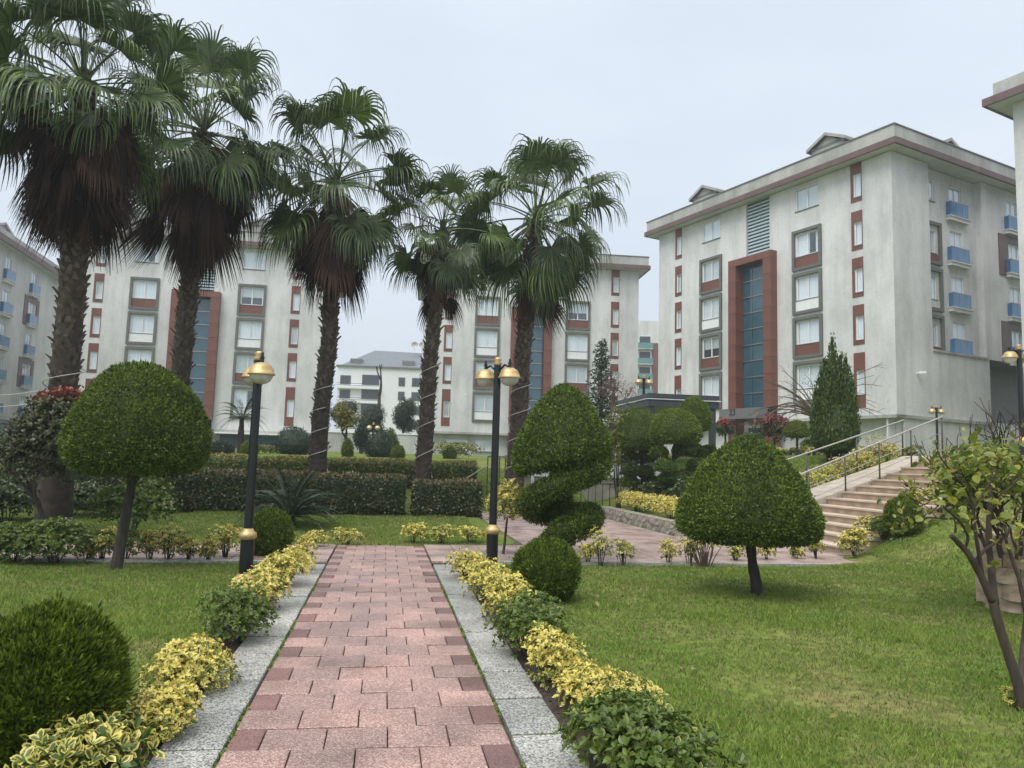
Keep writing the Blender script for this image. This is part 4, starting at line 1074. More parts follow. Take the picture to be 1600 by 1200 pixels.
box_thing('junction_box', 657, 801, 22.2, 'small white electrical box at the foot of the shortest palm', 'electrical box')
box_thing('junction_box', 114, 812, 15.0, 'small white electrical box beside the red leaved photinia trunk', 'electrical box')

# ================================================================== CLIPPED TREES
def pxr(wpx, dep): return wpx*dep/FPX/2
def zat(px, py, dep): return at_y(px, py, dep)[2]
def umbrella(base, crown_px, y_top, y_bot, y_wide, dep, wpx, prof, n, size, mat, label, tr=.06, lean=None, seed=1, group=None, name='topiary_tree', cat='topiary tree'):
    b = np.array(base); c = at_y(crown_px, y_bot, dep); zt = zat(crown_px, y_top, dep)-b[2]; zb = c[2]-b[2]; r_ = pxr(wpx, dep)
    root = empty(name, b, 0, label, cat, group)
    off = np.array([c[0]-b[0], c[1]-b[1], 0])
    pr = np.array([(rr*r_, zb+(zt-zb)*zz) for rr, zz in prof])
    clipped('crown', [revolve(pr, 36, off)], n, size, mat, root, seed, lump=r_*.035, freq=4.5/r_, depth=.05, core=.05)
    ob('trunk', trunk_mesh('trunk', [(0, 0, -.1), off*.45+np.array([0, 0, zb*.5]), off*.9+np.array([0, 0, zb+.1])], [tr*1.25, tr, tr*.9], M['bark'], 10, .08, seed), root)
    return root
dome = [(.02, .02), (.5, 0), (.85, .04), (.98, .14), (1.0, .27), (.95, .42), (.83, .60), (.64, .78), (.42, .91), (.2, .98), (.0, 1.0)]
cone = [(.02, .05), (.5, 0), (.84, .02), (.98, .10), (1.0, .22), (.94, .36), (.80, .54), (.58, .74), (.34, .90), (.14, .98), (.0, 1.0)]
umbrella(at_z(180, 890, 0), 212, 567, 740, 690, 10.75, 212, dome, 42000, .045, M['topiary'], 'large dome clipped tree on a thin trunk on the left lawn', .066, seed=11)
umbrella(at_z(1185, 930, 0), 1168, 684, 845, 800, 10.12, 217, cone, 38000, .042, M['topiary'], 'pointed dome clipped tree on a thin trunk on the right lawn', .065, seed=12)
# spiral
sb = at_z(876, 872, 0); sdp = sb[1]
sp = empty('spiral_topiary', sb, 0, 'spiral clipped cypress with a cone top beside the right lawn corner', 'topiary')
def spx(px, py, dy=0.0): p = at_y(px, py, sdp+dy); return p-sb
cz0, cz1 = spx(878, 731)[2], spx(878, 600)[2]; cr = pxr(156, sdp)
capprof = [(.03, .10), (.5, .03), (.86, .0), (.99, .10), (.97, .24), (.86, .42), (.68, .62), (.46, .80), (.26, .93), (.1, .99), (0, 1.)]
cap = revolve([(a*cr, cz0+(cz1-cz0)*b_) for a, b_ in capprof], 34, (spx(878, 700)[0], 0, 0))
cap = cap+np.array([0, 0, 1])*np.where(cap[..., 2:] < cz0+.5, .18, .06)*((cap[..., :1]-spx(878, 700)[0])/cr)      # underside climbs to the right
key = [(925, 712, .25), (938, 726, -.25), (918, 741, -.52), (870, 762, -.65), (830, 780, -.42), (835, 798, .2), (880, 806, .45), (918, 808, .1), (908, 816, -.35), (872, 836, -.45), (850, 852, -.15)]
kp = np.array([spx(*k_) for k_ in key]); t_ = np.linspace(0, len(kp)-1, 60)
def catmull(P, t):
    P = np.concatenate([P[:1]*2-P[1:2], P, P[-1:]*2-P[-2:-1]]); o = []
    for v in t:
        i = min(int(v), len(P)-4); u = v-i; a, b_, c, d = P[i:i+4]
        o.append(.5*((2*b_)+(-a+c)*u+(2*a-5*b_+4*c-d)*u*u+(-a+3*b_-3*c+d)*u**3))
    return np.array(o)
hp = catmull(kp, t_); hr = np.interp(np.linspace(0, 1, 60), [0, .12, .5, .75, .9, 1], [.19, .215, .21, .26, .25, .10])
helix = sweep(hp, np.stack([hr*1.0, hr*.95], 1), 16)
col_ = sweep(np.array([[0, .12, z] for z in np.linspace(-.05, cz0+.3, 10)]), np.full(10, .20), 12)
clipped('crown', [cap, helix, col_], 52000, .05, M['topiary'], sp, 21, lump=.025, freq=5, depth=.05, core=.05)
ob('trunk', trunk_mesh('trunk', [(0, 0, -.1), (.0, .1, .8), (0, .1, 1.6)], [.11, .09, .06], M['bark'], 10), sp)

def thuja(px, ybase, ytop, wpx, label, n, size, seed, dep=None, mat='thuja', squash=1.0, group='clipped thuja globes'):
    g = G(px, ybase) if dep is None else onG(px, dep); r_ = pxr(wpx, g[1]); c = g+np.array([g[0], g[1], 0])/np.hypot(g[0], g[1])*r_*.6; c[2] = h1(c[0], c[1])
    h = zat(px, ytop, c[1])-c[2]
    root = empty('thuja_globe', c, 0, label, 'shrub', group)
    pr = [(a*r_, h*b_) for a, b_ in [(.25, .0), (.62, .03), (.86, .14), (.98, .32), (1., .48), (.93, .66), (.76, .82), (.5, .93), (.22, .99), (0, 1.)]]
    clipped('foliage', [revolve(pr, 30)], n, size, M[mat], root, seed, lump=r_*.075, freq=5.5/r_, out=.55, up=.75, rnd=.75, depth=r_*.16, core=r_*.14, aspect=.7)
    ob('stem', trunk_mesh('stem', [(0, 0, -.08), (0, 0, h*.2), (0, 0, h*.5)], [r_*.12, r_*.1, r_*.06], M['bark'], 7, .1, seed), root)
thuja(98, 1230, 956, 240, 'large thuja globe in the left foreground beside the yellow shrubs', 75000, .046, 31, 3.95)
thuja(420, 872, 795, 66, 'small dark thuja globe behind the left lamp post', 9000, .05, 32)
thuja(851, 945, 843, 106, 'rounded thuja globe beside the spiral topiary on the path edge', 16000, .042, 33)
thuja(1413, 842, 777, 56, 'dark thuja globe on the slope beside the stairs', 9000, .05, 34)

# small ball tree of variegated leaves
bt = at_z(785, 868, 0); root = empty('ball_tree', bt, 0, 'small ball shaped variegated shrub on a stem beside the central lamp', 'shrub')
c = at_y(792, 828, bt[1])-bt; r_ = pxr(74, bt[1])
o = ob('foliage', bush_mesh('foliage', r_, r_, r_*2.1, 1500, .055, M['euonymus'], 41, .85, lobes=6, base=.05), root); o.location = c
ob('trunk', trunk_mesh('trunk', [(0, 0, -.1), c*.5, c+np.array([0, 0, .2])], [.028, .022, .018], M['bark'], 7), root)

# ================================================================== SHRUBS
SH = {}
def shrub(px, ybase, ytop, wpx, label, kind='yellow', n=900, size=.045, seed=0, dep=None, group='variegated shrubs edging the paths', stems=10, name='euonymus_shrub', lobes=6, base=.1, ry=None, pick=0):
    row = 51 <= seed < 70
    if row: wpx *= 1.18; n = int(n*2.3); base = .04; size *= .9; lobes = 9
    g = G(px, ybase) if dep is None else onG(px, dep)
    r_ = pxr(wpx, g[1]); c = g+np.array([g[0], g[1], 0])/np.hypot(g[0], g[1])*r_*.7; c[2] = h1(c[0], c[1]); h = max(.12, zat(px, ytop, c[1])-c[2])
    mat, yel, tb = {'yellow': ('euonymus', 1.05, .1), 'mixed': ('euonymus', .62, 0), 'green': ('euogreen', -.12, .08), 'var': ('euonymus', .42, 0), 'laurel': ('laurel', -.2, 0), 'light': ('hedgelight', .3, .1), 'photinia': ('photinia', .8, 0)}[kind]
    if row: ry = r_*1.55
    root = empty(name, c, PHI if row else random.uniform(0, 6.28), label, 'shrub', group)
    fo = ob('foliage', bush_mesh('foliage', r_, ry or r_, h*1.0, n, size, M[mat], seed, yel, lobes=lobes, base=base, tb=tb, kind='leaf' if size*FPX/g[1] > 3.2 else 'simple'), root)
    ob('stems', stems_mesh('stems', r_*.9, h, stems, seed, M['bark'], .006+.004*h), root)
    if pick: pick_leaves(fo, root, pick)
    return root
def pick_leaves(fo, root, count):
    """the leaves nearest the viewer become leaf parts of their own, the rest stay one foliage part"""
    me = fo.data; k = 7; nv = len(me.vertices)
    V = np.empty(nv*3, np.float32); me.vertices.foreach_get('co', V); V = V.reshape(-1, k, 3)
    at = {}
    for q in ('tint', 'var'):
        v = np.empty(nv, np.float32); me.attributes[q].data.foreach_get('value', v); at[q] = v.reshape(-1, k)
    cz, sz_ = math.cos(root.rotation_euler[2]), math.sin(root.rotation_euler[2]); c = V.mean(1)
    wx = root.location[0]+c[:, 0]*cz-c[:, 1]*sz_; wy = root.location[1]+c[:, 0]*sz_+c[:, 1]*cz
    d = np.hypot(wx, wy)-.6*c[:, 2]; order = np.argsort(d); F = LEAF['leaf'][1]; mat = me.materials[0]
    for i in order[:count]:
        o = c[i]; m_ = mesh_np('leaf', V[i]-o, [F], mat, {q: at[q][i] for q in at}); ob('leaf', m_, root, tuple(float(x) for x in o))
    keep = np.sort(order[count:]); n = len(keep)
    m_ = mesh_np('foliage', V[keep].reshape(-1, 3), [(np.arange(n)[:, None, None]*k+F[None]).reshape(-1, 3)], mat, {q: at[q][keep].ravel() for q in at})
    fo.data = m_; fo['kind'] = 'stuff'
# left kerb row, near to far
shrub(172, 1225, 1128, 150, 'variegated shrub with large cream edged leaves at the bottom left corner', 'var', 520, .065, 51, 3.75, pick=280)
shrub(252, 1170, 1070, 84, 'yellow shrub against the large thuja globe', 'yellow', 1300, .034, 52)
shrub(298, 1092, 998, 108, 'yellow shrub on the left kerb just beyond the thuja globe', 'yellow', 1500, .036, 53)
shrub(372, 1018, 918, 92, 'dark green shrub in the left kerb row near the lamp base', 'green', 1300, .042, 54)
shrub(407, 966, 890, 74, 'yellow shrub beside the foot of the left lamp post', 'yellow', 1100, .042, 55)
shrub(442, 925, 862, 66, 'yellow shrub next to last of the left kerb row', 'yellow', 900, .046, 56)
shrub(466, 902, 850, 40, 'small yellow shrub ending the left kerb row at the crossing', 'yellow', 500, .046, 57)
# right kerb row, far to near
shrub(738, 912, 857, 62, 'yellow shrub starting the right kerb row at the crossing', 'yellow', 900, .044, 61)
shrub(762, 945, 872, 64, 'yellow shrub second from the crossing on the right kerb', 'yellow', 1000, .042, 62)
shrub(792, 985, 902, 72, 'yellow shrub third from the crossing on the right kerb', 'yellow', 1100, .04, 63)
shrub(826, 1040, 932, 96, 'dark green shrub in the right kerb row beside the thuja globe', 'green', 1500, .04, 64)
shrub(868, 1082, 988, 84, 'tall yellow shrub after the dark green one on the right kerb', 'yellow', 1100, .036, 65)
shrub(928, 1135, 1040, 116, 'yellow shrub leaning over the right kerb near the foreground', 'yellow', 1500, .036, 66)
shrub(985, 1190, 1068, 130, 'wide yellow topped shrub on the right kerb in the foreground', 'mixed', 1700, .038, 67)
shrub(1015, 1260, 1105, 190, 'large glossy green shrub at the bottom of the right kerb row', 'green', 2000, .045, 68, 3.75, pick=280)
# along the cross path
fl = [(490, 858, 828, 40, 'yellow shrub left of the crossing across the path'), (540, 856, 826, 46, 'wide yellow shrub across the path below the cycad'),
      (646, 850, 817, 34, 'yellow shrub across the path under the shortest palm'), (690, 852, 822, 40, 'middle one of the yellow shrubs across the path right of centre'), (735, 852, 822, 44, 'yellow shrub across the path beside the central lamp')]
for k, (x, yb, yt, w_, lb) in enumerate(fl): shrub(x, yb, yt, w_*1.25, lb, 'mixed' if k % 2 else 'yellow', 800, .045, 70+k, stems=8, base=.2)
nl_ = [(160, 880, 838, 36, 'leafy'), (195, 880, 825, 44, 'dense green'), (232, 880, 832, 34, 'yellow tipped'), (262, 880, 826, 36, 'tall thin'), (292, 880, 838, 30, 'sparse'), (325, 880, 845, 22, 'small twiggy'), (352, 876, 820, 40, 'bright yellow')]
wh = ['left of the dome tree trunk', 'behind the dome tree trunk', 'just right of the dome tree trunk', 'on the cross path under the dome tree', 'on the cross path right of the dome tree', 'midway to the left lamp on the cross path', 'beside the left lamp post']
for k, ((x, yb, yt, w_, a), p_) in enumerate(zip(nl_, wh)): shrub(x, yb, yt-6, w_*1.3, f'{a} variegated shrub {p_}', 'yellow' if k == 6 else ('green' if k == 1 else 'mixed'), 720, .045, 80+k, stems=9, base=.22)
nr_ = [(918, 884, 850, 26, 'small yellow', 'at the foot of the spiral topiary'), (938, 886, 832, 34, 'upright yellow', 'right of the spiral topiary'), (974, 886, 846, 44, 'spreading yellow', 'on the lawn edge before the walkway'), (1044, 884, 848, 26, 'thin pale', 'on the lawn edge left of the pointed tree'),
       (1078, 886, 838, 36, 'leafy yellow', 'beside the bare stemmed clump'), (1150, 880, 852, 26, 'small leafy', 'just left of the pointed tree trunk'), (1198, 878, 850, 26, 'small yellow', 'just right of the pointed tree trunk'), (1245, 876, 855, 22, 'tiny twiggy', 'on the lawn edge below the first step'), (1276, 874, 845, 24, 'thin yellow', 'at the bottom step')]
for k, (x, yb, yt, w_, a, p_) in enumerate(nr_): shrub(x, yb, yt-3, w_*1.15, f'{a} shrub {p_}', 'mixed' if k % 3 else 'yellow', 420, .045, 90+k, stems=8, base=.3)
# bare stemmed clump
g = G(1102, 886); root = empty('bare_shrub', g, 0, 'clump of bare upright stems with few leaves left of the pointed tree', 'shrub')
ob('stems', stems_mesh('stems', .32, .62, 26, 5, M['twig'], .010, 1.0), root)
o = ob('foliage', bush_mesh('foliage', .32, .3, .62, 160, .05, M['euonymus'], 99, .6, base=.6), root)
# dark shrubs at left edge
shrub(20, 885, 822, 84, 'dark green shrub at the left edge of the cross path', 'green', 3800, .05, 101, group='dark shrubs at the left edge', name='laurel_shrub')
shrub(85, 885, 818, 92, 'wide dark green shrub on the cross path below the photinia', 'green', 4200, .05, 102, group='dark shrubs at the left edge', name='laurel_shrub')
shrub(133, 880, 845, 36, 'yellow tipped shrub at the end of the dark shrubs', 'yellow', 300, .05, 103, stems=6)
shrub(212, 852, 752, 122, 'rounded glossy green laurel bush behind the dome tree trunk', 'green', 5200, .07, 104, dep=14.6, group='laurel bushes', name='laurel_shrub', lobes=9)
shrub(20, 835, 742, 110, 'pale leaved laurel hedge bush at the left edge behind the photinia', 'laurel', 6000, .085, 105, dep=16.5, group='laurel bushes', name='laurel_shrub', lobes=9)
shrub(118, 820, 745, 110, 'dark laurel bush around the photinia trunk', 'laurel', 4500, .085, 106, dep=17.5, group='laurel bushes', name='laurel_shrub', lobes=9)
shrub(10, 760, 712, 130, 'low golden green hedge bush at the far left', 'light', 4200, .09, 107, dep=21, group='laurel bushes', name='laurel_shrub', lobes=9)
# photinia tree with red tips
pp = onG(108, 14.0); root = empty('photinia_tree', pp, 0, 'photinia with red new leaves under the tallest palm', 'tree')
mbp = MB(); tips = []; rr_ = np.random.default_rng(8)
branchy(mbp, tips, np.array([0, 0, -.1]), unit(np.array([-.2, 0, 1.])), .9, .06, 3, rr_, .6, 3, .2)
mbp.build('trunk', M['bark'], root, True)
c = at_y(84, 720, 14.0)-pp
me = bush_mesh('crown', .88, .8, 2.05, 20000, .085, M['photinia'], 12, .2, lobes=14, base=.05, kind='simple', fill=.4)
V = np.empty(len(me.vertices)*3, np.float32); me.vertices.foreach_get('co', V); V = V.reshape(-1, 3)
a_ = np.empty(len(V), np.float32); me.attributes['var'].data.foreach_get('value', a_); red = ss(V[:, 2]+rr_.normal(size=len(V))*.1, 1.55, 2.2)*(rr_.random(len(V)//4).repeat(4) < .85)
me.attributes['var'].data.foreach_set('value', np.where(red > .3, .1+.3*red, -1).astype(np.float32))
o = ob('crown', me, root); o.location = (c[0], c[1], .75)

# hedges
def hedge(a0, a1, b0, w_, h, label, kind, n, size, seed, zoff=0):
    p0 = ab(a0, b0); L_ = a1-a0; root = empty('hedge', (p0[0], p0[1], h1(p0[0]+.5, p0[1])-.05), PHI, label, 'hedge', 'clipped hedges behind the lawn')
    k = 28; u = np.linspace(0, 1, k); th = np.linspace(0, 2*math.pi, 25)
    cs, sn = np.cos(th), np.sin(th); e = .35
    y = np.sign(cs)*np.abs(cs)**e*w_/2; z = h/2+np.sign(sn)*np.abs(sn)**e*h/2
    sc = np.minimum(1, np.minimum(u, 1-u)/.02+.55*0+.6)
    Gd = np.stack([np.repeat((u*L_)[:, None], 25, 1), y[None]*sc[:, None], h/2+(z[None]-h/2)*(.9+.1*sc[:, None])], -1)
    Gd = Gd[::-1]
    endL = np.stack([np.zeros(25), y*.6, z*.96], 1); cap0 = np.stack([np.tile(np.array([0, 0, h/2]), (25, 1)), endL], 0); cap1 = cap0[::-1]+np.array([L_, 0, 0])
    mat = M[kind]
    r = np.random.default_rng(seed); P, Nn = grid_sample(Gd, n, r)
    P = P+Nn*(lumps(P, .05, 2.2, seed)-.10*r.random(n)**1.5)[:, None]
    Y = Nn*.5+r.normal(size=P.shape)*.6+np.array([0, 0, .3])
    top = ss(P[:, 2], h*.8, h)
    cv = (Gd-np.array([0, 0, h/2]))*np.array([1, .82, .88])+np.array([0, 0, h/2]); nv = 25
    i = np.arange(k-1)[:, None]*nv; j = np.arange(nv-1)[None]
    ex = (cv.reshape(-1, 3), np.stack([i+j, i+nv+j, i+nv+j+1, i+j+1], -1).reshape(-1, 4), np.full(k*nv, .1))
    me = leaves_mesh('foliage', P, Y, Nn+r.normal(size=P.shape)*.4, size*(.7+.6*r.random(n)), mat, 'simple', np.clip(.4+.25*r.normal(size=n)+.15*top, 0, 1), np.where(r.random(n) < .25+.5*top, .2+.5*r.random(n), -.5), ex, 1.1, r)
    ob('foliage', me, root)
hedge(-8.6, .60, 21.3, .9, 1.08, 'long dark laurel hedge behind the cycad and the palms', 'laurel', 26000, .075, 121)
hedge(.80, 2.7, 21.4, .9, 1.0, 'short dark laurel hedge between the shortest palm and the lamp', 'laurel', 7000, .075, 122)
hedge(-9.5, 3.2, 27.2, 1.4, .88, 'long light green clipped hedge in front of the far blocks', 'hedgelight', 26000, .085, 123)
hedge(-13, -9.8, 20.5, 1.2, 1.15, 'pale leaved hedge left of the long dark hedge', 'laurel', 6000, .08, 124)

# cycad
def frond_mesh(el, seed, L=1.5):
    r = np.random.default_rng(seed); d = np.array([math.cos(R(el)), 0, math.sin(R(el))]); q = np.array([.05, 0, 0.]); pts = [q]; ds = [d]
    for i in range(14):
        d = unit(d+np.array([0, 0, -1])*.105); q = q+d*L/14; pts.append(q); ds.append(d)
    mb = MB().tube(pts, np.linspace(.012, .004, 15), 4, False)
    V = [np.concatenate(mb.V)]; F4 = np.concatenate(mb.F[4]); n0 = len(V[0])
    P, Y = [], []
    for k in range(70):
        t = .1+.9*k/70*14; i = min(13, int(t)); p = pts[i]+(pts[i+1]-pts[i])*(t-i)
        for s in (-1, 1):
            P.append(p); Y.append(np.array([0, s, 0])*.85+ds[i]*.55+np.array([0, 0, .25]))
    P = np.array(P); Y = np.array(Y)
    ll = .20*np.sin(np.linspace(.25, 3.0, 70)).repeat(2)
    return leaves_mesh('frond', P, Y, np.tile(np.array([0, 0, 1.]), (len(P), 1))+r.normal(size=P.shape)*.2, ll, M['cycad'], 'spray', None, None, (V[0], F4, np.full(n0, .8)), .28, r)
def cycad(pos, s, n, label, trunkh=.25, cat='plant', name='cycad', dark=None):
    root = empty(name, pos, 0, label, cat); r = np.random.default_rng(5)
    ob('trunk', trunk_mesh('trunk', [(0, 0, -.1), (0, 0, trunkh*.5), (0, 0, trunkh)], [.14*s, .15*s, .1*s], M['palmtrunk'], 10, .12), root)
    for k in range(n):
        e = 78-70*(k/n)**.9; e0 = min(FR, key=lambda q: abs(q[0]-e))[0]
        o = ob('frond', FR[(e0, k % 2)], root); o.location = (0, 0, trunkh); q = s*(.85+.3*r.random()); o.scale = (q, q, q); o.rotation_euler = (0, r.normal()*.05, k*2.39996)
FR = {(e, v): frond_mesh(e, e+v) for e in (75, 55, 38, 22, 8) for v in range(2)}
cy = onG(460, 17.6); cycad(cy, .92, 46, 'large dark cycad with arching fronds in front of the hedge')
cycad(onG(375, 36), 1.0, 22, 'small distant palm in front of the blue shutters', 1.6, 'palm tree', 'small_palm')
cycad(onG(8, 24), 1.1, 26, 'spiky cycad half cut by the left edge of the picture', .8)

# distant topiary on the upper terrace
def ballp(px, ytop, ybot, wpx, dep, label, mat='topiary', prof=None, name='clipped_shrub', size=.09, n=2600, seed=1, group='clipped shrubs on the far terrace'):
    c = onG(px, dep); zt = zat(px, ytop, dep)-c[2]; zb = min(zat(px, ybot, dep)-c[2], .05) if ybot is not None else -.05; r_ = pxr(wpx, dep)
    root = empty(name, c, 0, label, 'shrub', group)
    prof = prof or [(.7, .0), (.93, .18), (1, .38), (.93, .62), (.7, .84), (.38, .97), (0, 1.)]
    clipped('foliage', [revolve([(a*r_, zb+(zt-zb)*b_) for a, b_ in prof], 22)], n, size, M[mat], root, seed, lump=r_*.04, freq=4/r_, depth=.08, core=.08)
    MB().tube([(0, 0, -.1), (0, 0, max(.1, zt*.4))], .05, 6).build('stem', M['bark'], root)
eg = [(.75, .0), (.95, .15), (1, .3), (.9, .55), (.65, .8), (.35, .95), (0, 1.)]
ballp(346, 690, None, 38, 31, 'grey green egg shaped shrub behind the left lamp post', 'pine', eg, seed=131)
ballp(458, 668, None, 58, 38, 'large round clipped shrub before the pale block, left of the middle palm', 'pine', seed=132)
ballp(593, 672, None, 42, 38, 'grey green dome shrub between the two middle palms', 'pine', eg, seed=133)
ballp(609, 669, None, 26, 41, 'green dome behind the grey dome between the middle palms', 'topiary', eg, seed=134)
ballp(543, 686, None, 17, 36, 'small pointed golden shrub right of the middle palm', 'golden', eg, seed=135)
ballp(622, 697, None, 20, 36, 'low golden ball left of the shortest palm', 'golden', seed=136)
ballp(617, 688, None, 14, 39, 'small green ball behind the golden ball', 'topiary', seed=137)
ballp(391, 690, None, 26, 35, 'golden ball right behind the left lamp post', 'golden', seed=138)
ballp(703, 698, None, 20, 40, 'small green ball right of the shortest palm', 'topiary', seed=139)
shrub(712, 715, 692, 100, 'low spreading bush in front of the block ribbon windows', 'light', 1500, .12, 141, dep=40, group='low bushes on the far terrace', name='low_bush')
shrub(420, 712, 696, 90, 'low yellowish bush below the blue shutters', 'light', 1200, .12, 142, dep=37, group='low bushes on the far terrace', name='low_bush')
# boundary wall between the two far blocks
w0 = at_y(505, 700, 52); root = empty('boundary_wall', (w0[0], w0[1], 2.0), .12, 'plain beige wall between the two far apartment blocks', 'wall')
for k in range(6): MB().box(k*1.22, k*1.22+1.2, 0, .2, -.5, 1.35).build('panel', M['parapet'], root)
MB().box(0, 7.3, -.05, .25, 1.35, 1.43).build('coping', M['white'], root)

def leafy_tree(px, ybase, dep, h, rx, label, mat, seed, n=1800, size=.1, lvl=3, tr=.07, cat='tree', name='small_tree', crown=(.45, 1.0), kind='simple', barkm='bark', group=None, dens=.35, lean=(0, 0), base=None):
    p = onG(px, dep) if base is None else base
    root = empty(name, p, 0, label, cat, group); r = np.random.default_rng(seed); mb = MB(); tips = []
    branchy(mb, tips, np.array([0, 0, -.1]), unit(np.array([lean[0], lean[1], 1.])), h*crown[0], tr, lvl, r, .55, 3, .18, .62)
    mb.build('trunk', M[barkm], root, True)
    nl = n//10; k = r.integers(0, len(tips), nl); T = np.array([t[0] for t in tips])
    top = T[:, 2].max(); cen = np.array([T[:, 0].mean(), T[:, 1].mean()])
    P = T[k]+r.normal(size=(nl, 3))*rx*.12; P = np.repeat(P, 10, 0)+r.normal(size=(nl*10, 3))*rx*.10
    Y = r.normal(size=P.shape)+np.array([0, 0, -.1]); Nn = r.normal(size=P.shape)+np.array([0, 0, .8])
    tint = np.clip(.45+lumps(P, .25, 2.5/rx, seed)+.2*r.normal(size=len(P)), 0, 1)
    ob('crown', leaves_mesh('crown', P, Y, Nn, size*(.6+.8*r.random(len(P))), M[mat], kind, tint, None, None, 1, r), root)
    return root
leafy_tree(545, 700, 37, 2.4, 1.1, 'small yellowing tree right of the middle palm trunk', 'yellowtree', 151, 1500, .11)
def pine_ball(px, ytop, ybot, wpx, dep, label, seed, ytrunk=True, mat='pine'):
    c = onG(px, dep); zt = zat(px, ytop, dep)-c[2]; zb = zat(px, ybot, dep)-c[2]; r_ = pxr(wpx, dep)
    root = empty('pine_tree', c, 0, label, 'tree', 'dark evergreen trees between the far blocks')
    r = np.random.default_rng(seed); gr = []
    for k in range(9):
        t = k*2.4; q = r_*.45; gr.append(ell(r_*.55, r_*.55, (zt-zb)*.28, (q*math.cos(t), q*math.sin(t), zb+(zt-zb)*(.25+.5*((k*.37) % 1))), 9))
    gr.append(ell(r_*.5, r_*.5, (zt-zb)*.3, (0, 0, zt-(zt-zb)*.3), 9))
    clipped('crown', gr, 5200, .13, M[mat], root, seed, lump=r_*.1, freq=5/r_, out=.6, up=.3, rnd=.9, depth=.25, core=.25)
    ob('trunk', trunk_mesh('trunk', [(0, 0, -.1), (0, 0, max(.3, zb)), (0, 0, (zb+zt)/2)], [.12, .1, .06], M['bark'], 8), root)
pine_ball(535, 625, 668, 50, 62, 'dark evergreen behind the small yellowing tree', 161)
pine_ball(578, 632, 690, 48, 58, 'wide dull evergreen between the two middle palms', 162)
pine_ball(629, 622, 678, 40, 56, 'dense dark evergreen on a bare trunk left of the shortest palm', 163)
pine_ball(564, 660, 708, 26, 47, 'narrow blue green evergreen behind the grey dome shrub', 164)
# bare dark snag
p = onG(589, 62); root = empty('bare_tree', p, 0, 'bare dark branching tree top between the two middle palms', 'tree')
mb = MB(); tips = []; mb.tube([(0, 0, -.2), (.05, 0, 2.4), (0, 0, 4.6)], [.2, .17, .13], 7); branchy(mb, tips, np.array([0, 0, 4.6]), np.array([.05, 0, 1.]), 1.3, .13, 2, np.random.default_rng(3), .6, 2, .3, .6, 3, .08, .03); mb.build('trunk', M['darktwig'], root, True)

# ---------------- right terrace
def conifer(px, ytop, ybot, wpx, dep, label, seed, sparse=True):
    c = onG(px, dep); h = zat(px, ytop, dep)-c[2]; r_ = pxr(wpx, dep); root = empty('deodar_tree', c, 0, label, 'tree')
    r = np.random.default_rng(seed); mb = MB().tube([(0, 0, -.1), (0, 0, h*.5), (0, 0, h)], [.12, .07, .015], 7); P, Y = [], []
    for k in range(90):
        f = .12+.86*k/90; L = r_*(1-f)*1.15+.12; t = k*2.39996; o = np.array([math.cos(t), math.sin(t), -.05]); b0 = np.array([0, 0, h*f]); b1 = b0+o*L*(.8+.4*r.random())
        mb.tube([b0, (b0+b1)/2+np.array([0, 0, .05]), b1], [.02, .012, .005], 4, False)
        m_ = int(24*L/.6)+6; u = r.random(m_); P.append(b0+(b1-b0)*u[:, None]+r.normal(size=(m_, 3))*.05); Y.append(o*.6+r.normal(size=(m_, 3))*.5)
    mb.build('trunk', M['bark'], root, True); P = np.concatenate(P); Y = np.concatenate(Y)
    ob('crown', leaves_mesh('crown', P, Y, r.normal(size=P.shape)+np.array([0, 0, 1.]), .22, M['pine'], 'spray', r=r), root)
conifer(938, 528, 660, 70, 40, 'loose pointed conifer behind the spiral topiary', 171)
leafy_tree(960, 665, 36, 3.6, 1.3, 'small pinkish plum tree behind the spiral topiary', 'plumleaf', 172, 2000, .06, 4, .07, barkm='twig', kind='simple')
# pergola with dark roof
g0 = at_y(1013, 640, 28.0); gz = h1(g0[0], g0[1]); root = empty('pergola', (g0[0], g0[1], gz), PHI, 'dark grey flat roofed pergola behind the cloud clipped trees', 'pergola')
zt = zat(1013, 614, 28)-gz
MB().box(0, 2.75, 0, 3.8, zt-.16, zt).build('roof', M['darkgrey'], root)
MB().box(-.05, 2.8, -.05, 3.85, zt-.22, zt-.19).build('light_strip', M['white'], root)
MB().box(0, 2.75, 0, 3.8, zt-.47, zt-.24).build('beam', M['darkgrey'], root)
for x, y in ((.08, .08), (2.45, .08), (.08, 3.5), (2.45, 3.5)): MB().box(x, x+.2, y, y+.2, -.3, zt-.48).build('post', M['darkgrey'], root)
for k in range(5): MB().box(2.7, 2.74, .3+.65*k, .85+.65*k, .1, .75).build('side_panel', M['slate'], root)

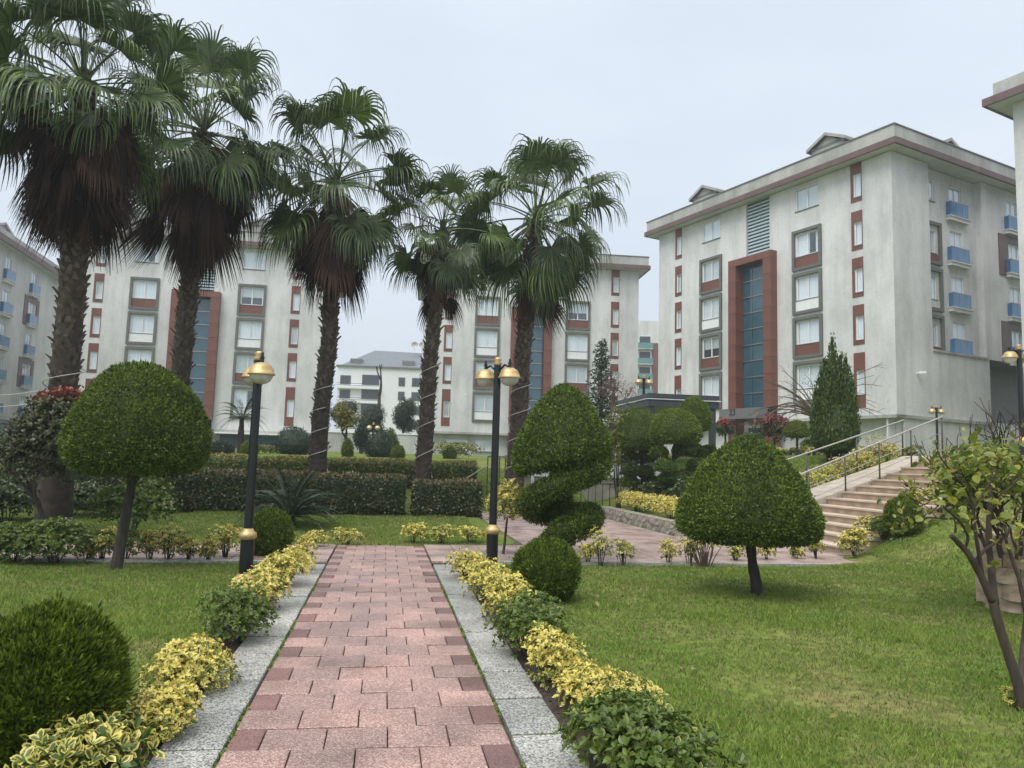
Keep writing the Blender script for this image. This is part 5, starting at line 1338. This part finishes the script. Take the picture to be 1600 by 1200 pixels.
def cloud(px, dep, pads, dom, label, seed, mat='topiary_dk', a_off=0):
    c = onG(px, dep); root = empty('cloud_tree', c, 0, label, 'topiary tree', 'cloud clipped trees in the stone planter'); r = np.random.default_rng(seed)
    def grid(x, yt, yb, wp, d):
        q = at_y(x, yb, d)-c; h = zat(x, yt, d)-zat(x, yb, d); rr = pxr(wp, d)
        return revolve([(a*rr, h*b_) for a, b_ in [(.02, .08), (.5, 0), (.88, .06), (1, .28), (.92, .52), (.7, .78), (.36, .95), (0, 1)]], 22, q), q, h
    Gd, q, h = grid(*dom, dep)
    clipped('crown', [Gd], 11000, .055, M['topiary'], root, seed, lump=.03, freq=5, depth=.05, core=.05, tbias=.16)
    tp = [(0, 0, -.1), (q[0]*.4, q[1]*.4, q[2]*.5), (q[0], q[1], q[2]+.1)]
    ob('trunk', trunk_mesh('trunk', tp, [.09, .07, .05], M['bark'], 8, .1, seed), root)
    for k, (x, yc, wp, hp_) in enumerate(pads):
        d = dep+r.uniform(-.45, .25); Gp, qq, hh = grid(x, yc-hp_*.40, yc+hp_*.36, wp*.84, d)
        clipped('foliage_pad', [Gp], 2200, .06, M['topiary'] if k % 3 == 0 else M[mat], root, seed+k, lump=.03, freq=6, depth=.05, core=.05)
        f = min(.95, max(.1, qq[2]/max(q[2], .1))); MB().tube([np.array([q[0]*f*.7, q[1]*f*.7, max(0, qq[2]-.15)]), (np.array([q[0]*f*.7, q[1]*f*.7, qq[2]-.05])+qq)/2, qq+np.array([0, 0, hh*.3])], [.04, .03, .02], 6, False).build('branch', M['bark'], root, True)
cloud(1010, 24.6, [(986, 712, 26, 18), (1010, 712, 40, 22), (988, 733, 36, 22), (984, 752, 36, 20), (1016, 752, 36, 24), (1008, 735, 30, 20), (1012, 772, 44, 22)], (1000, 640, 703, 74), 'cloud clipped tree with a domed top, left of the pair in the planter', 181)
cloud(1048, 22.8, [(1040, 728, 44, 24), (1050, 745, 48, 24), (1068, 702, 44, 26), (1062, 752, 44, 26), (1036, 760, 40, 22), (1056, 775, 46, 24), (1030, 705, 34, 22), (1090, 725, 38, 24)], (1055, 639, 693, 83), 'cloud clipped tree with the widest dome, in the middle of the planter', 182)
cloud(1092, 25.0, [(1094, 706, 36, 22), (1108, 703, 30, 20), (1082, 700, 36, 22), (1076, 740, 40, 24), (1092, 748, 36, 22)], (1083, 621, 674, 56), 'cloud clipped tree with a pointed dome behind the other two', 183)
shrub(968, 705, 648, 70, 'bright yellow green loose conifer behind the cloud trees', 'light', 2600, .10, 184, dep=24.5, group='bushes behind the planter', name='golden_bush', lobes=9)
for k, (b0_, b1_, lb) in enumerate(((20.8, 23.2, 'farther low yellow hedge on the stone planter'), (17.9, 20.5, 'nearer low yellow hedge on the stone planter'))):
    root = empty('euonymus_hedge', ab(7.42, (b0_+b1_)/2, .25), PHI, lb, 'hedge', 'yellow hedges on the planter')
    ob('foliage', bush_mesh('foliage', .40, (b1_-b0_)/2, .66, 5200, .05, M['euonymus'], 190+k, 1.0, lobes=9, base=.05, kind='simple', tb=.1, line=True), root)
    ob('stems', stems_mesh('stems', .4, .5, 14, 7+k, M['bark'], .008), root)
for k in range(5):
    x = 1000+k*22; shrub(x, 790, 757-k % 2*6, 52, ['low dark bush at the left end under the cloud trees', 'dark low bush under the left cloud tree', 'grey leaved low bush under the middle cloud tree', 'white tipped low bush under the middle cloud tree', 'low dark bush nearest the pointed dome tree under the cloud trees'][k], 'laurel', 800, .07, 200+k, dep=24.4-1.0*k, group='low plants under the cloud trees', name='low_bush')
# end of the walkway: railing, beige wall and white parapet
p = ab(5.6, 24.4); root = empty('railing', (p[0], p[1], 0), PHI, 'steel guard railing at the end of the pink walkway', 'railing')
for k in range(9): MB().tube([(k*.24, 0, -.05), (k*.24, 0, 1.0)], .016, 6).build('post', M['darksteel'], root, True)
MB().tube([(-.05, 0, 1.02), (2.0, 0, 1.02)], .025, 8).build('top_rail', M['steel'], root, True)
for k in range(5): MB().tube([(-.12-k*.1, -.25*k-.1, -.05), (-.12-k*.1, -.25*k-.1, 1.0-.03*k)], .014, 6).build('post', M['darksteel'], root, True)
MB().tube([(0, 0, 1.02), (-.2, -.2, 1.02), (-.5, -1.1, .9)], .022, 8).build('top_rail', M['steel'], root, True)
p = ab(5.0, 27.6); root = empty('parapet_wall', (p[0], p[1], 0), PHI, 'white parapet on a beige block wall beyond the walkway railing', 'wall')
for k in range(4): MB().box(k*1.3, k*1.3+1.29, 0, .3, -.1, 1.15).build('block_panel', M['beige'], root)
MB().box(-.05, 5.25, -.08, .3, 1.16, 1.72).build('parapet', M['white'], root); MB().box(-.05, 5.25, -.10, .3, 1.722, 1.80).build('coping', M['darkgrey'], root)
MB().box(-.05, 5.25, .1, .4, 1.802, 2.35).build('parapet', M['white'], root)
for k in range(3): MB().box(.2+.5*k, .28+.5*k, -.5, -.42, -.1, 1.5).build('post', M['white'], root)
# handrail of far steps between the palms
p = at_y(728, 745, 26); root = empty('handrail', (p[0], p[1], h1(p[0], p[1])), 0, 'pale handrail of distant steps between the right two palms', 'handrail')
zz = h1(p[0], p[1]); q0_ = at_y(728, 748, 26)-np.array([p[0], p[1], zz]); q1_ = at_y(762, 727, 26)-np.array([p[0], p[1], zz]); q2_ = at_y(790, 712, 26)-np.array([p[0], p[1], zz])
MB().tube([q0_, q1_], .025, 6).build('rail', M['steel'], root); MB().tube([q1_+[0, 0, .3], q2_*[1, 1, 0]+[0, 0, q1_[2]+.3]], .025, 6).build('rail', M['greyframe'], root)
for x in np.linspace(q1_[0], q2_[0], 4): MB().tube([(x, 0, 0), (x, 0, q1_[2]+.3)], .02, 6).build('post', M['darksteel'], root)

# upper lawn planting
def red_ball(px, ytop, ybot, wpx, dep, label, seed):
    c = onG(px, dep); zt = zat(px, ytop, dep)-c[2]; zb = max(.2, zat(px, ybot, dep)-c[2]); r_ = pxr(wpx, dep); root = empty('photinia_tree', c, 0, label, 'tree')
    me = bush_mesh('crown', r_, r_, zt-zb, 2600, .11, M['photinia'], seed, .2, lobes=9, base=.03, kind='simple')
    V = np.empty(len(me.vertices)*3, np.float32); me.vertices.foreach_get('co', V); V = V.reshape(-1, 3)
    r = np.random.default_rng(seed); me.attributes['var'].data.foreach_set('value', np.where(V[:, 2]/(zt-zb)+r.normal(size=len(V)//4).repeat(4)*.12 > .72, .3, -1).astype(np.float32))
    o = ob('crown', me, root); o.location = (0, 0, zb)
    ob('trunk', trunk_mesh('trunk', [(0, 0, -.1), (.03, 0, zb*.6), (0, 0, zb+.3)], [.07, .06, .05], M['bark'], 8), root)
red_ball(1210, 648, 694, 52, 35, 'round photinia with red tips near the block entrance', 211)
red_ball(1133, 655, 685, 30, 42, 'small reddish photinia behind the pergola post', 212)
up = [(.1, .0), (.9, .02), (1, .18), (.86, .5), (.55, .84), (.25, .97), (0, 1.)]
umbrella(onG(1246, 32), 1245, 658, 682, 675, 32, 40, up, 3800, .08, M['golden'], 'small golden umbrella shaped tree on the upper lawn', .05, seed=213)
shrub(1168, 705, 680, 50, 'leafy green bush left of the round photinia', 'green', 900, .12, 214, dep=34, group='bushes on the upper lawn', name='green_bush')
shrub(1262, 708, 682, 26, 'loose green bush right of the golden umbrella tree', 'green', 700, .11, 215, dep=36, group='bushes on the upper lawn', name='green_bush')
for k, x in enumerate(range(1150, 1450, 30)):
    lb = ['low hedge tuft under the round photinia', 'low hedge tuft right of the photinia trunk', 'low hedge tuft left of the umbrella tree stem', 'low hedge tuft behind the umbrella tree stem', 'low hedge tuft below the bare willow', 'low hedge tuft left of the cypress', 'low hedge tuft right of the cypress', 'low hedge tuft below the small spiral', 'low hedge tuft under the corner of the pale block', 'low hedge tuft at the top of the ramp'][k]
    shrub(x, 715, 699, 36, lb, 'light' if k % 2 else 'mixed', 380, .12, 220+k, dep=33, group='low hedge along the upper lawn', name='low_hedge_bush')
# cypress with several tips
c = onG(1305, 24.2); root = empty('cypress_tree', c, 0, 'dark upright cypress with several pointed tips on the upper lawn', 'tree')
gr = []
for (x, yt, yb, wp, dd) in ((1303, 522, 700, 34, 0), (1284, 575, 702, 30, .2), (1324, 556, 705, 32, -.1), (1316, 548, 690, 22, .3), (1291, 560, 690, 22, -.3), (1304, 625, 712, 66, -.2), (1333, 590, 700, 22, 0), (1277, 605, 702, 20, 0)):
    q = at_y(x, yb, 24.2+dd)-c; h = zat(x, yt, 24.2)-zat(x, yb, 24.2); rr = pxr(wp, 24.2)
    gr.append(revolve([(a*rr, h*b_) for a, b_ in [(.3, 0), (.75, .06), (1, .22), (.95, .45), (.7, .7), (.36, .88), (.12, .96), (0, 1)]], 18, q))
clipped('crown', gr, 16000, .10, M['topiary_dk'], root, 231, lump=.06, freq=5, out=.3, up=1.3, rnd=.5, depth=.12, core=.1)
ob('trunk', trunk_mesh('trunk', [(0, 0, -.2), (0, 0, 1), (0, 0, 2)], [.11, .1, .08], M['bark'], 8), root)
ob('trunk', trunk_mesh('trunk', [(-.22, 0, -.2), (-.2, 0, 1), (-.15, 0, 1.8)], [.06, .06, .05], M['bark'], 8), root)
# bare weeping tree
c = onG(1279, 33); root = empty('bare_tree', c, 0, 'pale bare tree with long whippy branches behind the cypress', 'tree'); r = np.random.default_rng(241); mb = MB()
fork = at_y(1276, 655, 33)-c
mb.tube([(0, 0, -.1), fork*.5, fork], [.16, .13, .12], 9)
for k in range(46):
    t = r.random()*6.28; o = np.array([math.cos(t), math.sin(t)*.8, 0]); up_ = r.uniform(.5, 2.6); L_ = r.uniform(1.4, 2.5)
    q = fork.copy(); d = unit(o*.7+np.array([0, 0, up_])); pts = [q]
    for s in range(9): d = unit(d+o*.14+np.array([0, 0, -.16 if up_ < 1.7 else -.04])+r.normal(size=3)*.05); q = q+d*L_/6; pts.append(q)
    mb.tube(pts, np.linspace(.035, .008, 10), 5, False)
    for s in range(3):
        i_ = r.integers(3, 9); e = pts[i_]+unit(r.normal(size=3)+d)*.5; mb.tube([pts[i_], (pts[i_]+e)/2+np.array([0, 0, .05]), e], [.010, .008, .005], 4, False)
mb.build('branches', M['twig'], root, True)
P = fork+np.array([0, 0, .9])+r.normal(size=(500, 3))*np.array([.9, .9, .7]); ob('leaves', leaves_mesh('leaves', P, r.normal(size=P.shape), r.normal(size=P.shape), .07, M['yellowtree'], 'simple', r=r), root)
# small spiral at the block corner
c = onG(1331, 36); root = empty('spiral_topiary', c, 0, 'small dark spiral clipped shrub behind the cypress', 'topiary'); gr = []
for k in range(4): gr.append(ell(.42-.08*k, .4-.08*k, .2, (.08*(-1)**k, 0, .45+.36*k), 8))
clipped('foliage', gr, 2400, .08, M['topiary_dk'], root, 245, core=.06, depth=.06); MB().tube([(0, 0, -.1), (0, 0, 1.5)], .05, 6).build('stem', M['bark'], root)
# yellow hedge shrubs along the ramp
for k in range(8):
    a = 9.7+k*.62; p = ab(a, 19.85); p[2] = h1(p[0], p[1]); root = empty('euonymus_shrub', p, k, ['yellow shrub lowest along the ramp rail', 'second lowest shrub along the ramp rail', 'dark leaved shrub along the lower ramp rail', 'yellow topped shrub a third of the way up the ramp', 'yellow topped shrub halfway up the ramp', 'green shrub past the middle of the ramp rail', 'yellow shrub near the top of the ramp rail', 'green shrub at the top of the ramp rail'][k], 'shrub', 'shrubs along the ramp')
    ob('foliage', bush_mesh('foliage', .46, .46, .78, 1100, .06, M['euonymus' if k not in (2, 5, 7) else 'euogreen'], 250+k, .85, lobes=7, base=.03, kind='simple'), root)
    ob('stems', stems_mesh('stems', .4, .6, 8, k, M['bark'], .008), root)
for k, (x, yb, yt, w_, kd, lb) in enumerate([(1335, 868, 822, 46, 'yellow', 'yellow shrub lowest beside the right edge of the steps'), (1355, 850, 808, 42, 'mixed', 'yellow topped shrub second from the bottom of the steps'), (1380, 848, 806, 42, 'green', 'dark green shrub beside the thuja globe at the steps'),
        (1436, 806, 772, 44, 'yellow', 'yellow shrub above the thuja globe beside the steps'), (1466, 800, 762, 48, 'mixed', 'mixed shrub highest beside the steps, half hidden by the young tree'), (1502, 796, 750, 50, 'green', 'green shrub behind the young tree beside the steps')]):
    shrub(x, yb, yt, w_, lb, kd, 1100, .055, 260+k, group='shrubs along the steps')

# ---------------- right foreground: raised bed shrub and young tree
bc = at_y(1582, 790, 8.9); bc[2] = .8
root = empty('bed_shrub', bc, 0, 'twiggy leafy shrub on top of the stone wall at right', 'shrub'); r = np.random.default_rng(271)
mb = MB(); tips = []
for k in range(9):
    t = r.random()*6.28; branchy(mb, tips, np.array([.25*math.cos(t), .25*math.sin(t), -.1]), unit(np.array([math.cos(t)*.5+.1, math.sin(t)*.5, 1.])), .46, .02, 3, r, .65, 3, .1, .75, 4, .18, .004)
mb.build('branches', M['darktwig'], root, True)
T = np.array([t_[0] for t_ in tips]); P = np.repeat(T, 6, 0)+r.normal(size=(len(T)*6, 3))*.10; P = P[P[:, 2] > .0]
Y = unit(r.normal(size=P.shape)+np.array([0, 0, .5])); ob('foliage', leaves_mesh('foliage', P, Y, r.normal(size=P.shape)+np.array([0, 0, 1.]), .085*(.7+.5*r.random(len(P))), M['magnolia'], 'leaf', np.clip(.3+.25*r.normal(size=len(P)), 0, 1), np.where(r.random(len(P)) < .2, .5, -1.), None, 1, r), root)
bc = at_y(1588, 720, 9.6); bc[2] = .8
root = empty('bare_shrub', bc, 0, 'dark bare branching shrub behind the leafy one at the right edge', 'shrub'); mb = MB(); tips = []
for k in range(8):
    t = k*.8; branchy(mb, tips, np.array([.15*math.cos(t), .15*math.sin(t), -.1]), unit(np.array([math.cos(t)*.5-.1, math.sin(t)*.5, 1.2])), .75, .026, 3, r, .65, 3, .15, .7, 4, .16, .004)
mb.build('branches', M['darktwig'], root, True)
# young tree with broad leaves
tb_ = at_z(1597, 1108, 0); dp = tb_[1]; root = empty('young_tree', tb_, 0, 'young forked tree with broad yellow green leaves at the right edge', 'tree')
Q = lambda x, y, dy=0.0: at_y(x, y, dp+dy)-tb_
mb = MB()
limbs = [([(1600, 1112, 0), (1592, 1075, 0), (1575, 1020, 0), (1560, 975, 0), (1551, 938, 0)], [.046, .036, .034, .032, .029]),
         ([(1551, 940, 0), (1535, 905, -.02), (1515, 868, -.05), (1500, 851, -.06), (1487, 837, -.08)], [.029, .024, .022, .020, .018]),
         ([(1554, 945, 0), (1549, 890, .05), (1545, 840, .08), (1546, 790, .1), (1550, 735, .1)], [.03, .024, .020, .016, .008]),
         ([(1522, 880, -.05), (1538, 860, 0), (1556, 848, .05), (1566, 838, .1)], [.014, .011, .009, .006]),
         ([(1536, 905, -.02), (1524, 830, -.1), (1520, 790, -.12), (1510, 765, -.15), (1492, 742, -.2)], [.014, .012, .011, .009, .006]),
         ([(1508, 858, -.05), (1512, 838, -.1), (1500, 815, -.15), (1478, 795, -.2), (1462, 775, -.2)], [.011, .010, .009, .007, .005]),
         ([(1490, 840, -.08), (1493, 822, -.1), (1488, 800, -.1)], [.008, .007, .004]), ([(1495, 846, -.08), (1508, 828, -.05), (1518, 800, 0)], [.008, .007, .004]),
         ([(1520, 795, -.12), (1540, 765, -.1), (1560, 735, -.1)], [.009, .007, .005]), ([(1546, 800, .1), (1570, 770, .1), (1595, 745, .1)], [.010, .008, .005]),
         ([(1604, 960, .3), (1592, 905, .3), (1580, 870, .3), (1570, 838, .3)], [.018, .015, .013, .010]), ([(1592, 1100, 0), (1594, 1060, .15), (1600, 1000, .3), (1604, 960, .3)], [.022, .02, .019, .018]),
         ([(1570, 838, .3), (1555, 815, .3), (1545, 790, .25)], [.009, .007, .004]), ([(1572, 840, .3), (1585, 810, .3), (1600, 790, .3)], [.009, .007, .004]),
         ([(1470, 785, -.2), (1455, 800, -.25), (1440, 806, -.28)], [.005, .004, .003]), ([(1500, 752, -.2), (1470, 715, -.2), (1462, 690, -.2)], [.006, .005, .003])]
for pts, rad in limbs:
    K = np.array([Q(*p_) for p_ in pts]); S_ = catmull(K, np.linspace(0, len(K)-1, 4*len(K))); mb.tube(S_, np.interp(np.linspace(0, 1, len(S_)), np.linspace(0, 1, len(rad)), rad), 9)
V = np.concatenate(mb.V); V += np.random.default_rng(2).normal(size=V.shape)*.0012
ob('trunk', mesh_np('trunk', V, [np.concatenate(f) for f in mb.F.values() if f], M['barkgrey'], smooth=True), root)
lm = []
for k in range(8):
    rr = np.random.default_rng(300+k)
    lm.append(leaves_mesh('leaf', np.zeros((1, 3)), np.array([[1., 0, 0]]), np.array([[0, 0, 1.]]), np.array([1.]), M['magnolia'], 'leaf', np.array([.15+.11*k]), np.array([.6 if k == 7 else (.2 if k == 3 else -1.)]), None, 1.15, rr))
r = np.random.default_rng(281)
cl = [(1548, 700, 30, 10, 30), (1520, 715, 22, 10, 18), (1575, 700, 20, 10, 16), (1590, 730, 16, 12, 14), (1560, 745, 24, 10, 16), (1480, 745, 14, 10, 12), (1510, 765, 18, 12, 18), (1545, 780, 26, 14, 24), (1585, 775, 18, 12, 14), (1465, 772, 14, 9, 10), (1498, 795, 16, 10, 14),
      (1530, 815, 22, 12, 20), (1575, 815, 22, 12, 20), (1450, 802, 8, 6, 5), (1470, 818, 12, 8, 8), (1590, 845, 12, 8, 10), (1555, 850, 16, 6, 8), (1452, 720, 12, 8, 6), (1430, 735, 8, 6, 4), (1500, 835, 12, 5, 5), (1545, 885, 8, 5, 3), (1596, 870, 6, 8, 5)]
for (x, y, sx_, sy_, n_) in cl:
    for k in range(int(n_*.68)):
        p_ = Q(x+r.normal()*sx_*.8, y+r.normal()*sy_*.8, r.normal()*.18)
        o = ob('leaf', lm[r.integers(8)], root, p_); s = .052+.042*r.random(); o.scale = (s, s, s)
        o.rotation_euler = (r.normal()*.5, r.normal()*.6-.15, r.random()*6.28)
shrub(1592, 1112, 1080, 40, 'low tuft of green leaves at the foot of the young tree', 'mixed', 240, .04, 290, name='low_plant', group='low plants on the right lawn')

# ================================================================== LAMPS
def lamp(pos, H_, ang, label, s=1.0, drop=False):
    root = empty('street_lamp', pos, ang, label, 'street lamp', 'black garden lamps with two gold capped globes')
    MB().lathe([(.16*s, -.05), (.16*s, .03), (.13*s, .05), (.10*s, .08), (.089*s, .10)], 20).build('base', M['gold'], root, True)
    MB().lathe([(.088*s, 0), (.088*s, .56*s)], 20).build('lower_pole', M['blackpaint'], root, True)
    MB().lathe([(.088*s, .53*s), (.108*s, .55*s), (.114*s, .58*s), (.105*s, .615*s), (.075*s, .635*s), (.060*s, .67*s), (.05*s, .67*s)], 22).build('collar', M['gold'], root, True)
    MB().lathe([(.058*s, .6*s), (.056*s, H_-.12*s)], 16).build('upper_pole', M['blackpaint'], root, True)
    MB().lathe([(.06*s, H_-.13*s), (.075*s, H_-.10*s), (.04*s, H_-.07*s), (.065*s, H_-.04*s), (.035*s, H_-.01*s), (0, H_)], 16).build('finial', M['gold'], root, True)
    for sg in (-1, 1):
        L_ = .24*s; zr_ = H_-.33*s
        MB().tube([(sg*.04*s, 0, zr_+.12*s), (sg*L_*.6, 0, zr_+.20*s), (sg*L_, 0, zr_+.16*s)], .018*s, 8).build('arm', M['blackpaint'], root, True)
        d = MB().lathe([(.172*s, -.012*s), (.175*s, .006*s), (.160*s, .012*s), (.150*s, .06*s), (.118*s, .112*s), (.07*s, .143*s), (.0, .155*s)], 26).build('dome_cap', M['gold'], root, True); d.location = (sg*L_, 0, zr_)
        MB().lathe([(.150*s, 0), (.144*s, -.04*s), (.118*s, -.088*s), (.07*s, -.122*s), (0, -.135*s)], 24).build('glass_globe', M['globe'], d, True)
        MB().lathe([(.03*s, .15*s), (.02*s, .19*s), (.032*s, .215*s), (.018*s, .245*s), (.022*s, .27*s), (0, .30*s)], 12).build('cap_finial', M['blackpaint'], d, True)
    return root
l1 = at_z(383, 908, 0); lamp(l1, zat(402, 548, l1[1])-0, -math.radians(62), 'black lamp post with two gold domes on the left lawn edge')
l2 = at_z(768, 890, 0); lamp(l2, zat(786, 558, l2[1]), -math.radians(128)+math.pi/2*1.0, 'black lamp post with two gold domes right of the path centre')
q = onG(1005, 33); lamp(q, zat(1004, 586, 33)-q[2], .2, 'lamp post rising in front of the pergola roof')
q = onG(1465, 38); lamp(q, zat(1464, 633, 38)-q[2], .1, 'small lamp post beyond the top of the stairs', 1.0)
q = onG(1598, 18); lamp(q, zat(1594, 538, 18)-q[2], .15, 'lamp post at the right edge behind the bare shrub')
q = onG(582, 46); lamp(q, zat(582, 660, 46)-q[2], 0, 'tiny distant lamp between the two middle palms', 1.0)

# ================================================================== GRASS
r = np.random.default_rng(401)
Nc = 2600000
xx = r.uniform(-13, 15, Nc); yy = 2.4+r.random(Nc)**1.6*28
a = xx*PA[0]+yy*PA[1]; b = xx*PB[0]+yy*PB[1]
ok = np.abs(xx) < yy*.80+1.2
ok &= ~((np.abs(a) < 1.42+.12*np.sin(b*5)+.1*np.sin(b*13)) & (b < 12.2)) & ~((b > 12.2) & (b < 14.85) & (a < 8.75)) & ~((b > 12.2) & (a > 2.2) & (a < 7.3) & (b < 25)) & ~((a > 6.6) & (a < 14.6) & (b > 13.85) & (b < 20.35)) & ~((a > 6.6) & (a < 8.9) & (b > 13.3))
rel = np.stack([xx, yy], 1)-WC; ins = ((rel@WD) > -.1) & ((rel@side) > -.1); ok &= ~ins
XY = np.stack([xx, yy, 0*xx], 1); pat = lumps(XY, 1.6, .9, 5)+lumps(XY, 1.3, 3.2, 6)+lumps(XY, .9, 11, 9)
ok &= r.random(Nc) < np.clip(.68+.24*pat, .25, 1)*np.where((a > 3) & (a < 6.5) & (b < 10), .9, 1)
ok &= r.random(Nc) < np.clip(.9-.35*ss(yy, 9, 20), .2, 1)
xx, yy, pat = xx[ok], yy[ok], pat[ok]
n_ = min(len(xx), 1000000); xx, yy, pat = xx[:n_], yy[:n_], pat[:n_]
zz = H(xx, yy); sc_ = (1+yy/9)
hh = (.016+.018*r.random(n_)+.009*np.clip(pat, 0, 2))*(.8+.2*sc_); ww = .0030*sc_*(.7+.6*r.random(n_))
an = r.random(n_)*6.28; la = r.random(n_)*6.28; ln_ = hh*(.3+.9*r.random(n_))
P0 = np.stack([xx-np.cos(an)*ww, yy-np.sin(an)*ww, zz-.004], 1); P1 = np.stack([xx+np.cos(an)*ww, yy+np.sin(an)*ww, zz-.004], 1); P2 = np.stack([xx+np.cos(la)*ln_, yy+np.sin(la)*ln_, zz+hh], 1)
V = np.stack([P0, P1, P2], 1).reshape(-1, 3)
tn = np.clip(.45+.13*pat+.22*r.normal(size=n_), 0, 1); dry = np.where(r.random(n_) < np.clip(.22-.16*pat, .06, .7), .1+.3*r.random(n_), -1)
gme = mesh_np('grass', V, [np.arange(n_*3).reshape(-1, 3)], M['grass'], {'tint': np.repeat(tn, 3), 'var': np.repeat(dry, 3)})
tag(ob('grass', gme), 'short damp lawn grass with dry patches', None, None, 'stuff')
# clover and weed leaves in the turf, fallen leaves on the lawn
k = 9000; idx = r.choice(n_, k, p=(np.clip(pat+1.5, .05, 4)/np.clip(pat+1.5, .05, 4).sum())); idx = idx[yy[idx] < 13]
P = np.stack([xx[idx], yy[idx], zz[idx]+.012], 1)+r.normal(size=(len(idx), 3))*.01
wm = leaves_mesh('lawn_weeds', P, r.normal(size=P.shape)*np.array([1, 1, .25]), r.normal(size=P.shape)*.3+np.array([0, 0, 1.]), .022+.015*r.random(len(P)), M['euogreen'], 'simple', np.clip(.7+.2*r.normal(size=len(P)), 0, 1), np.full(len(P), -1.), None, 1.4, r)
tag(ob('lawn_weeds', wm), 'small broad weeds scattered in the lawn', None, None, 'stuff')
k = 150; xs_ = r.uniform(-8, 9, k); ys_ = r.uniform(3.5, 12, k); a = xs_*PA[0]+ys_*PA[1]; kp_ = (np.abs(a) > 1.7) & (np.abs(xs_) < ys_*.68)
xs_, ys_ = xs_[kp_], ys_[kp_]; P = np.stack([xs_, ys_, H(xs_, ys_)+.03], 1)
fm = leaves_mesh('fallen_leaves', P, r.normal(size=P.shape)*np.array([1, 1, .2]), r.normal(size=P.shape)*.3+np.array([0, 0, 1.]), .045+.03*r.random(len(P)), M['yellowtree'], 'leaf', np.clip(.6+.3*r.random(len(P)), 0, 1), None, None, 1.1, r)
tag(ob('fallen_leaves', fm), 'pale fallen leaves scattered on the lawn', None, None, 'stuff')

# moss in the joints beside the kerb slabs, litter on the soil
r = np.random.default_rng(55); k = 5200
b_ = 2.7+r.random(k)**1.5*9; s_ = np.where(r.random(k) < .5, -1, 1); m_ = np.clip(np.sin(b_*2.1+s_)+np.sin(b_*5.3)+.8, 0, 2)
keep = r.random(k) < m_*.5; b_, s_ = b_[keep], s_[keep]; jn = r.random(len(b_)) < .22
a_ = np.where(jn, s_*(.79+.32*r.random(len(b_))), s_*(.782+r.normal(size=len(b_))*.007)); bj = np.where(s_ > 0, 2.9, 2.8)+.667*np.round((b_-2.8)/.667)+.333+r.normal(size=len(b_))*.006
b_ = np.where(jn, bj, b_)
P = np.stack([a_*PA[0]+b_*PB[0], a_*PA[1]+b_*PB[1], np.full(len(a_), .022)], 1)
mm = leaves_mesh('moss', P, r.normal(size=P.shape)*np.array([1, 1, .2])+np.array([0, 0, .7]), r.normal(size=P.shape)+np.array([0, 0, .6]), .016+.012*r.random(len(P)), M['grass'], 'simple', np.clip(.3+.3*r.random(len(P)), 0, 1), None, None, 1.5, r)
tag(ob('moss', mm), 'green moss growing in the joints beside the kerb slabs', None, None, 'stuff')
k = 2600; b_ = 2.7+r.random(k)*9; s_ = np.where(r.random(k) < .5, -1, 1); a_ = s_*(1.13+.40*r.random(k))
P = np.stack([a_*PA[0]+b_*PB[0], a_*PA[1]+b_*PB[1], .05+.03*r.random(k)], 1)
lm_ = leaves_mesh('leaf_litter', P, r.normal(size=P.shape)*np.array([1, 1, .25]), r.normal(size=P.shape)*.4+np.array([0, 0, 1.]), .02+.022*r.random(k), M['palmdead'], 'simple', np.clip(.4+.5*r.random(k), 0, 1), np.full(k, -1.), None, 1.2, r)
tag(ob('leaf_litter', lm_), 'brown leaf litter on the soil under the kerb shrubs', None, None, 'stuff')
for k, (y0, y1) in enumerate(((612, 608), (630, 626))):
    q0 = at_y(-60, y0, 24); q1 = at_y(78, y1, 15.6); t = np.linspace(0, 1, 12)
    root = empty('cable', q0, 0, ['upper pale cable running from the tallest palm to the left edge', 'lower pale cable running from the tallest palm to the left edge'][k], 'cable')
    MB().tube([(q1-q0)*v-np.array([0, 0, .12*math.sin(v*math.pi)]) for v in t], .010, 5).build('wire', M['rope'], root, True)
# rainy air
hz = MB().box(-75, 75, -12, 190, -1.2, 38).build('haze', None); tag(hz, 'thin pale rain haze over the whole garden', None, None, 'stuff')
hm = bpy.data.materials.new('haze'); hm.use_nodes = True; hnt = hm.node_tree; hnt.nodes.clear()
ho = hnt.nodes.new('ShaderNodeOutputMaterial'); hv = hnt.nodes.new('ShaderNodeVolumePrincipled')
hv.inputs['Color'].default_value = (.86, .91, .96, 1); hv.inputs['Density'].default_value = .0011; hv.inputs['Anisotropy'].default_value = .2
hnt.links.new(hv.outputs[0], ho.inputs['Volume']); hz.data.materials.append(hm)
SC.cycles.volume_max_steps = 64; SC.cycles.volume_step_rate = 4
